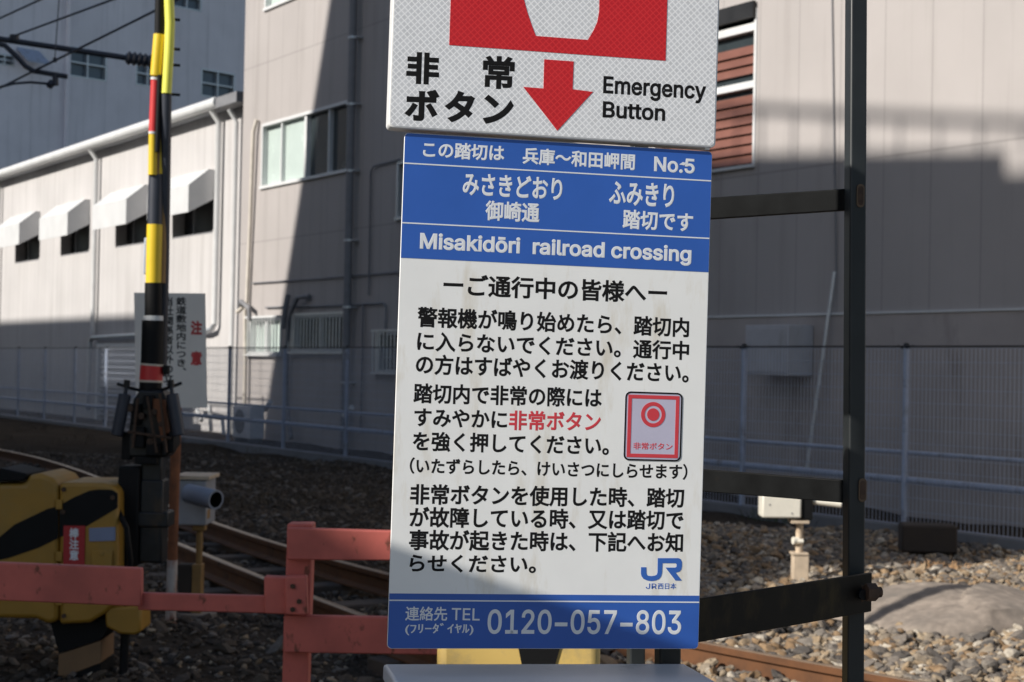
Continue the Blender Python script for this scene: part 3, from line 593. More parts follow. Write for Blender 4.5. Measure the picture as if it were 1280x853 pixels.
# ================================================================== crossing gate with raised arm
GY = 7.75
gp = at_depth(94, 760, GY)
gate = thing('crossing_gate', 'yellow and black level crossing gate machine with its striped arm raised upright', 'crossing gate', (gp[0], GY + .2, 0))
def pl(pts, Y): return [at_depth(x, y, Y) for x, y in pts]
HD = .42
left = pl([(-70, 612), (0, 605), (30, 605), (36, 594), (50, 592), (66, 598), (73, 606), (73, 776), (60, 781), (45, 774), (-70, 772)], GY)
right = pl([(74, 606), (78, 603.5), (128, 604), (140, 607), (147.5, 615), (147.5, 752), (130, 768), (112, 779), (74, 781)], GY)
m = MB(); m.prism(left, (0, HD, 0)); hl = m.build('housing', m_yellow, gate, bevel=.022, seg=3)
m = MB(); m.prism(right, (0, HD, 0)); hr = m.build('housing_door', m_yellow, gate, bevel=.022, seg=3)
m = MB(); m.prism(pl([(0, 671), (18, 656), (60, 636), (72.6, 633), (72.6, 673), (48, 685), (10, 698), (-10, 702), (-10, 678)], GY - .003), (0, .004, 0)); m.build('black_stripe', m_blackmat, hl)
m = MB(); m.prism(pl([(74.4, 632), (92, 622), (112, 613.5), (122, 612), (140, 612.5), (147, 617), (147, 635), (108, 658), (74.4, 672)], GY - .003), (0, .004, 0)); m.build('black_stripe', m_blackmat, hr)
m = MB(); m.prism(pl([(-30, 604), (0, 585), (32, 592), (34, 594), (30, 601), (4, 602)], GY - .01), (0, HD * .8, 0)); m.build('top_cover', m_blackmat, gate, bevel=.006)
m = MB(); m.prism(pl([(79.5, 657.5), (106.5, 657.5), (105.5, 706.5), (79, 706)], GY - .006), (0, .004, 0)); wl = m.build('warning_label', mat('label_red', (.40, .012, .018), .45, var=.05, bump=.03), gate)
m = MB(); m.prism(pl([(111.5, 660.5), (144, 659), (144, 676), (111.5, 677)], GY - .006), (0, .005, 0)); m.build('nameplate', mat('plate_blue_grey', (.20, .24, .36), .4, var=.08, bump=.03), gate)
m = MB(); m.prism(pl([(114, 688.5), (140, 688), (140, 716), (114, 716)], GY - .02), (0, .008, 0)); m.tube([at_depth(127, 692, GY - .024), at_depth(127, 692, GY - .018)], .012, 8); m.build('yellow_tag', m_yellow, gate, bevel=.002)
m = MB(); m.prism(pl([(130, 759), (176, 758), (176, 790), (168, 794), (150, 793), (132, 784)], GY + .02), (0, .22, 0)); m.build('lower_bracket', m_yellow, gate, bevel=.012)
m = MB(); m.tube([at_depth(156.5, 790, GY + .1), at_depth(153, 880, GY + .1) * np.array([1, 1, 0])], .022, 10); m.build('cable_conduit', m_blackmat, gate)
pc = [(at_depth(94, 790, GY)[0], GY + .21)]
px0, px1 = at_depth(68, 800, GY)[0], at_depth(121, 800, GY)[0]
m = MB(); zt, z1, z2, z3 = (at_depth(94, y, GY)[2] for y in (776, 808, 832, 848))
m.mi = 1; m.prism([(px0 - .05, GY + .08, zt), (px1 + .06, GY + .08, zt), (px1, GY + .08, z1 + .02), (px0, GY + .08, z1 - .05)], (0, .26, 0))
m.mi = 0; m.prism([(px0, GY + .08, z1 - .055), (px1, GY + .08, z1 + .015), (px1, GY + .08, z2), (px0, GY + .08, z3 - .02)], (0, .26, 0))
m.mi = 1; m.prism([(px0, GY + .08, z3 - .025), (px1, GY + .08, z2 - .005), (px1, GY + .08, z2 - .2), (px0, GY + .08, z2 - .3)], (0, .26, 0))
m.mi = 0; m.prism([(px0, GY + .08, z2 - .305), (px1, GY + .08, z2 - .205), (px1, GY + .08, 0), (px0, GY + .08, 0)], (0, .26, 0))
m.build('pedestal', [m_brown, m_blackmat], gate)
for qx, qy in ((80, 612), (141, 622), (80, 770), (141, 745), (79, 640)):
    m = MB(); q = at_depth(qx, qy, GY); m.tube([q + np.array([0, .002, 0]), q + np.array([0, -.008, 0])], .012, 6); m.build('bolt', m_rustbolt, hr)
for qy in (625, 690, 745): m = MB(); m.pbox(69.5, qy, 77.5, qy + 12, GY - .012, .012); m.build('hinge', m_yellow, hr, bevel=.002)
m = MB(); m.tube([at_depth(148, 640, GY + .05), at_depth(158, 660, GY - .02), at_depth(163, 700, GY - .02), at_depth(158, 760, GY + .05)], .014, 8); m.build('cable', m_blackmat, gate)
AY = GY + .12
m = MB(); m.pbox(146, 583, 173, 709, AY, .18); m.build('counterweight', m_blackmat, gate, bevel=.012)
m = MB(); m.pbox(174, 600, 203, 704, AY + .02, .14); m.pbox(176, 566, 202, 604, AY + .03, .1); m.pbox(170, 640, 210, 660, AY + .01, .16); m.build('arm_lever', m_black, gate, bevel=.01)
m = MB(); m.prism(pl([(166, 500), (174, 488), (203, 488), (212, 505), (218, 556), (208, 572), (160, 572), (158, 555)], AY), (0, .16, 0)); mech = m.build('arm_socket', m_black, gate, bevel=.012)
for px, py, s in ((163, 510, 11), (178, 520, 9), (193, 515, 10), (170, 548, 10), (203, 530, 8), (189, 552, 9)):
    mm = MB(); p_ = at_depth(px, py, AY - .01); mm.tube([p_ + np.array([0, -.03, 0]), p_ + np.array([0, .03, 0])], s * .0019, 6); mm.build('bolt', m_rustbolt, mech)
mm = MB(); mm.prism(pl([(186, 498), (206, 500), (212, 545), (202, 552), (196, 520), (186, 508)], AY - .03), (0, .02, 0)); mm.build('latch', m_rust, mech)
for pts, name in (([(158, 484), (152, 516), (146, 545)], 'buffer'), ([(214, 484), (220, 515), (224, 545)], 'buffer')):
    a, b, c = (at_depth(x, y, AY - .03) for x, y in pts); d = (c - a) / np.linalg.norm(c - a); q0 = a + (c - a) * .14
    m = MB(); m.tube([a, q0], .010, 8); m.tube([q0, q0 + d * .004, c - d * .006, c], [.024, .030, .030, .024], 14); m.build(name, m_darkblue, gate)
m = MB(); m.tube([at_depth(147, 480, AY), at_depth(158, 484, AY - .02), at_depth(178, 489, AY + .06)], .008, 6); m.tube([at_depth(227, 479, AY), at_depth(214, 484, AY - .02), at_depth(196, 489, AY + .06)], .008, 6)
m.tube([at_depth(158, 484, AY - .03), at_depth(159, 475, AY - .03)], .016, 8); m.tube([at_depth(214, 484, AY - .03), at_depth(213, 475, AY - .03)], .016, 8); m.build('buffer_rod', m_black, gate)
def seg(m, mi, x0, y0, x1, y1, r, Y): m.mi = mi; m.tube([at_depth(x0, y0, Y), at_depth(x1, y1, Y)], r * 1.06, 14)
m = MB(); A = AY + .06; B = AY - .06
seg(m, 3, 187.5, 492, 188.5, 478, .052, A); seg(m, 4, 188.5, 478, 188.6, 475.5, .0535, A); seg(m, 2, 188.6, 475.5, 189.8, 457.5, .053, A); seg(m, 4, 189.8, 457.5, 190, 455, .0535, A); seg(m, 3, 190, 455, 191.5, 401, .052, A)
seg(m, 5, 191.5, 401, 191.6, 395, .046, A); seg(m, 3, 191.6, 395, 191.8, 354, .040, A); seg(m, 0, 191.8, 354, 193.5, 281, .036, A)
seg(m, 7, 193.5, 281, 195, 219, .034, A); seg(m, 8, 195, 219, 198.5, 120, .030, A); seg(m, 9, 198.5, 120, 203.2, 43, .030, A); seg(m, 7, 203.2, 43, 207, -70, .028, A)
seg(m, 0, 190.6, 219, 191.3, 168, .020, A - .03); seg(m, 5, 191.3, 168, 191.5, 165, .022, A - .03); seg(m, 2, 191.5, 165, 194.2, 100.5, .021, A - .03); seg(m, 5, 194.2, 100.5, 194.5, 97.5, .023, A - .03); seg(m, 0, 194.7, 95, 199, 43.5, .026, A - .03); seg(m, 3, 199, 43.5, 201, -70, .022, A - .03)
seg(m, 8, 201, 354, 203.8, 219, .022, A + .02); seg(m, 0, 199.2, 218, 201.3, 166, .027, A + .005)
seg(m, 3, 196.5, 190, 199.6, 94, .012, A - .04)
m.build('arm', [m_yellowbright, m_black, m_redband, m_blackmat, m_paleband, m_white, m_greypipe, m_darkblue, m_ochre, m_yellow], gate)
m = MB(); m.tube([at_depth(202, 470, A + .11), at_depth(205, 330, A + .05), at_depth(208, 118, A - .03)], .026, 12); m.mi = 1; m.tube([at_depth(208.3, 117, A - .04), at_depth(211.5, 60, A - .05), at_depth(212.5, 30, A - .05), at_depth(211, -8, A - .05)], .024, 12); m.mi = 0; m.tube([at_depth(211, -9, A - .04), at_depth(211, -70, A - .03)], .026, 12); m.build('stay_pole', [m_darkblue, m_fluoro], gate)
for py in (23, 60, 80, 117): a = at_depth(194, py, A); m = MB(); m.tube([a + np.array([0, .0, 0]), a + np.array([.115, .03, 0])], .007, 6); m.build('arm_pin', m_black, gate)
for qx0, qy0, qx1, qy1, dz in ((152, 540, 163, 575, .0), (163, 505, 176, 531, -.03), (166, 534, 180, 560, -.045), (182, 554, 200, 570, -.04), (199, 507, 210, 527, -.02), (206, 540, 217, 566, -.03), (178, 494, 190, 512, -.05), (168, 571, 196, 581, -.02)):
    m = MB(); m.pbox(qx0, qy0, qx1, qy1, AY + dz, .06); m.build('mechanism_block', m_blackmat, gate, bevel=.005)
for pa, pb in (((172, 498), (166, 560)), ((184, 496), (196, 566)), ((160, 540), (214, 548)), ((200, 492), (208, 566))):
    m = MB(); m.tube([at_depth(*pa, AY - .05), at_depth(*pb, AY - .05)], .007, 6); m.build('mechanism_rod', m_rustbolt, gate)
m = MB(); m.pbox(179.5, 297, 186, 343, A + .03, .05); m.build('arm_lamp', m_bluegrey, gate, bevel=.006)
m = MB(); m.pbox(203, 457, 210, 468, A - .03, .05); m.build('arm_clamp', m_blackmat, gate, bevel=.004)

# ================================================================== red guard fence
RY = 5.0
rp = at_depth(372, 850, RY)
rf = thing('red_guard_fence', 'faded red guard fence of flat beams on a post, in front of the track', 'guard fence', (rp[0], RY, 0))
def beam(name, pts, Y, depth, bev=.004, label=None):
    m = MB(); m.prism(pl(pts, Y), (0, depth, 0)); return m.build(name, m_red, rf, bevel=bev, label=label)
def ext(xa, ya, xb, yb, x): return ya + (yb - ya) * (x - xa) / (xb - xa)
m = MB(); m.prism([at_depth(359, 655, RY), at_depth(391, 655, RY), at_depth(391, 655, RY) * np.array([1, 1, 0]) + np.array([-.012, 0, 0]), at_depth(359, 655, RY) * np.array([1, 1, 0]) + np.array([-.012, 0, 0])], (0, .08, 0)); m.build('post', m_red, rf, bevel=.005)
beam('top_beam', [(358.5, 700), (358.5, 660), (600, ext(358.5, 660, 487, 664, 600)), (600, ext(358.5, 700, 487, 701, 600))], RY - .035, .035)
beam('lower_beam', [(353.5, 816), (354.5, 769.5), (600, ext(354, 769.5, 484, 772, 600)), (600, ext(353.5, 816, 545, 819, 600))], RY - .035, .035)
beam('bracket', [(330, 767), (330, 721), (374, 723), (374, 769)], RY - .05, .05)
beam('clamp', [(356, 769), (356, 721), (383, 720), (384, 770)], RY - .075, .04, .006)
beam('thin_beam', [(172, 763), (172, 741.5), (332, 745.5), (332, 767)], RY - .035, .03)
beam('side_beam', [(-120, 746), (-120, 699), (176, 711), (176, 758.5)], RY - .06, .04)
m = MB(); p_ = at_depth(590, 700, RY); m.box(p_[0] - .04, RY, 0, p_[0] + .04, RY + .08, at_depth(590, 660, RY)[2]); m.build('post', m_red, rf, bevel=.005)
for px, py in ((366, 733), (374, 752), (366, 762)): m = MB(); q = at_depth(px, py, RY - .078); m.tube([q, q + np.array([0, -.006, 0])], .008, 6); m.build('bolt', m_rustbolt, rf)

# ================================================================== striped equipment box under the sign
YB = 3.3
yb = at_depth(648, 800, YB)
eb = thing('equipment_box', 'yellow and black striped equipment box standing behind the bottom of the blue and white sign', 'equipment box', (yb[0], YB + .15, 0))
m = MB(); x0, x1, zt = at_depth(546, 815, YB)[0], at_depth(751, 815, YB)[0], at_depth(648, 760, YB)[2]
m.box(x0, YB, .02, x1, YB + .3, zt); bb = m.build('casing', mat('pale_yellow_paint', (.62, .43, .13), .5, var=.1, dirt=(.35, .27, .14), dscale=6), eb, bevel=.02, seg=3)
m = MB(); m.prism([(*(at_depth(655, 838, YB - .003)[:1]), YB - .003, at_depth(655, 845, YB)[2]), (at_depth(690, 838, YB)[0], YB - .003, at_depth(690, 845, YB)[2]), (at_depth(710, 800, YB)[0], YB - .003, zt - .02), (at_depth(640, 800, YB)[0], YB - .003, zt - .02)], (0, .004, 0)); m.build('black_stripe', m_blackmat, bb)
m = MB(); m.box(x0 + .03, YB + .03, 0, x1 - .03, YB + .27, .02); m.build('base', m_blackmat, eb)

def rrect(x0, z0, x1, z1, r, n=6):
    out = []
    for cx_, cz_, a0 in ((x1 - r, z1 - r, 0), (x0 + r, z1 - r, 90), (x0 + r, z0 + r, 180), (x1 - r, z0 + r, 270)):
        for k in range(n + 1): a = math.radians(a0 + 90 * k / n); out.append((cx_ + r * math.cos(a), cz_ + r * math.sin(a)))
    return out
# ================================================================== steel frame that carries the signs
SA = np.array([.981, .193, -.015]); SB = np.array([.013, .013, 1.0]); SA /= np.linalg.norm(SA); SB -= SA * (SA @ SB); SB /= np.linalg.norm(SB); SNRM = np.cross(SA, SB)     # sign axes; SNRM faces the viewer
SCN = np.array([.0536, 2.0693, 1.469])
FYAW = math.atan2(.193, .981)
fa = np.array([math.cos(FYAW), math.sin(FYAW), 0]); fn = np.array([-math.sin(FYAW), math.cos(FYAW), 0])
pp = at_depth(1067, 470, 2.45)
fr = thing('steel_sign_frame', 'black steel frame of upright posts and flat cross bars right of the signs', 'steel frame', (pp[0], pp[1], 0))
def upright(px, Y, w, z0, z1):
    p_ = at_depth(px, 470, Y); m = MB(); m.obox((p_[0], p_[1], (z0 + z1) / 2), fa * w / 2, fn * w / 2, (-0.011 * (z1 - z0) / 2, 0, (z1 - z0) / 2)); return m.build('upright', m_post, fr, bevel=.003)
up1 = upright(1070.2, 2.45, .0262, 0, 2.5)
m = MB()
for px, py in ((1071, 246), (1073.5, 612)):
    p_ = at_depth(px, py, 2.45) ; p_ = p_ - fn * .0135
    m.mi = 1; m.prism([p_ + fa * a_ + np.array([0, 0, z_]) for a_, z_ in rrect(-.0062, -.0175, .0062, .0175, .0058)], -fn * .0012); m.mi = 0; m.prism([p_ - fn * .0012 + fa * a_ + np.array([0, 0, z_]) for a_, z_ in rrect(-.0043, -.0140, .0043, .0140, .0040)], -fn * .0008)
m.build('slot_bolt', [m_rustbolt, m_rim], up1, bevel=.0015)
upright(843, 2.24, .03, 0, 1.75)
upright(800, 2.72, .026, 0, 2.3)
def flat_bar(name, L, R, YL, YR, hl, hr, t, xl_ext=None):
    (x0, y0), (x1, y1) = L, R; a, b = at_depth(x0, y0, YL), at_depth(x1, y1, YR); d = b - a
    if xl_ext: a = a - d * xl_ext
    dh = d.copy(); dh[2] = 0; dh /= np.linalg.norm(dh); n_ = np.array([-dh[1], dh[0], 0]); zz = np.array([0, 0, 1.0])
    m = MB(); ha, hb = hl * (1 if not xl_ext else 1), hr
    pts = [a - zz * ha / 2, b - zz * hb / 2, b + zz * hb / 2, a + zz * ha / 2]; m.prism([p + n_ * t / 2 for p in pts], -n_ * t); return m.build(name, m_lowbar if name == 'lower_bar' else m_bar, fr, bevel=.0015)
flat_bar('cross_bar', (888, 261), (1058, 250), 2.66, 2.46, .0365, .0325, .012, .55)
flat_bar('cross_bar', (880, 600.5), (1058, 614.5), 2.64, 2.46, .0365, .034, .012, .5)
lb = flat_bar('lower_bar', (873, 775.5), (1088, 740), 2.215, 2.425, .0590, .0575, .006, .12)
q = at_depth(1071, 741, 2.42); m = MB(); m.tube([q - fn * .016, q + fn * .05], .0075, 12); hx = q - fn * .002
b_ = MB(); b_.tube([hx - fn * .010 + fa * .0, hx - fn * .002], .0145, 6); b_.tube([hx - fn * .003, hx - fn * .0015], .0175, 16); b_.mi = 1; b_.tube([hx - fn * .024, hx - fn * .002], .008, 10); b_.build('bolt', [m_rustbolt, m_blackmat], lb, bevel=.001)
q2 = at_depth(1084, 740, 2.40); b_ = MB(); b_.tube([q2 - fn * .004 - fa * .004, q2 - fn * .004 + fa * .012], .0135, 6); b_.tube([q2 - fn * .004, q2 - fn * .004 + fa * .020], .008, 10); b_.build('nut', m_rustbolt, lb, bevel=.001)

# ================================================================== signs: local x along the sign, z up the sign, -y towards the viewer
def sign_thing(name, label, cat, centre):
    o = bpy.data.objects.new(name, None); COL.objects.link(o); o.empty_display_size = .05; o['label'] = label; o['category'] = cat; LOC[o.name] = np.zeros(3)
    Mx = Matrix.Identity(4)
    for i in range(3): Mx[i][0], Mx[i][1], Mx[i][2], Mx[i][3] = SA[i], -SNRM[i], SB[i], centre[i]
    o.matrix_world = Mx; return o
def on_sign(x, y, centre): d = ray(x, y); t_ = ((centre - EYEP) @ SNRM) / (d @ SNRM); p = EYEP + d * t_ - centre; return np.array([p @ SA, p @ SB])
def slab(m, poly, y, t): m.prism([(p[0], y, p[1]) for p in poly], (0, t, 0)); return m
def ring(m, outer, inner, y, t):
    n = len(outer); o0 = m.add([(p[0], y, p[1]) for p in outer]); i0 = m.add([(p[0], y, p[1]) for p in inner]); o1 = m.add([(p[0], y + t, p[1]) for p in outer]); i1 = m.add([(p[0], y + t, p[1]) for p in inner])
    for k in range(n): l = (k + 1) % n; m.face((o0 + k, i0 + k, i0 + l, o0 + l)); m.face((o0 + k, o0 + l, o1 + l, o1 + k)); m.face((i0 + l, i0 + k, i1 + k, i1 + l))
def circ(c, r, n=40): return [(c[0] + r * math.cos(k * 2 * math.pi / n), c[1] + r * math.sin(k * 2 * math.pi / n)) for k in range(n)]
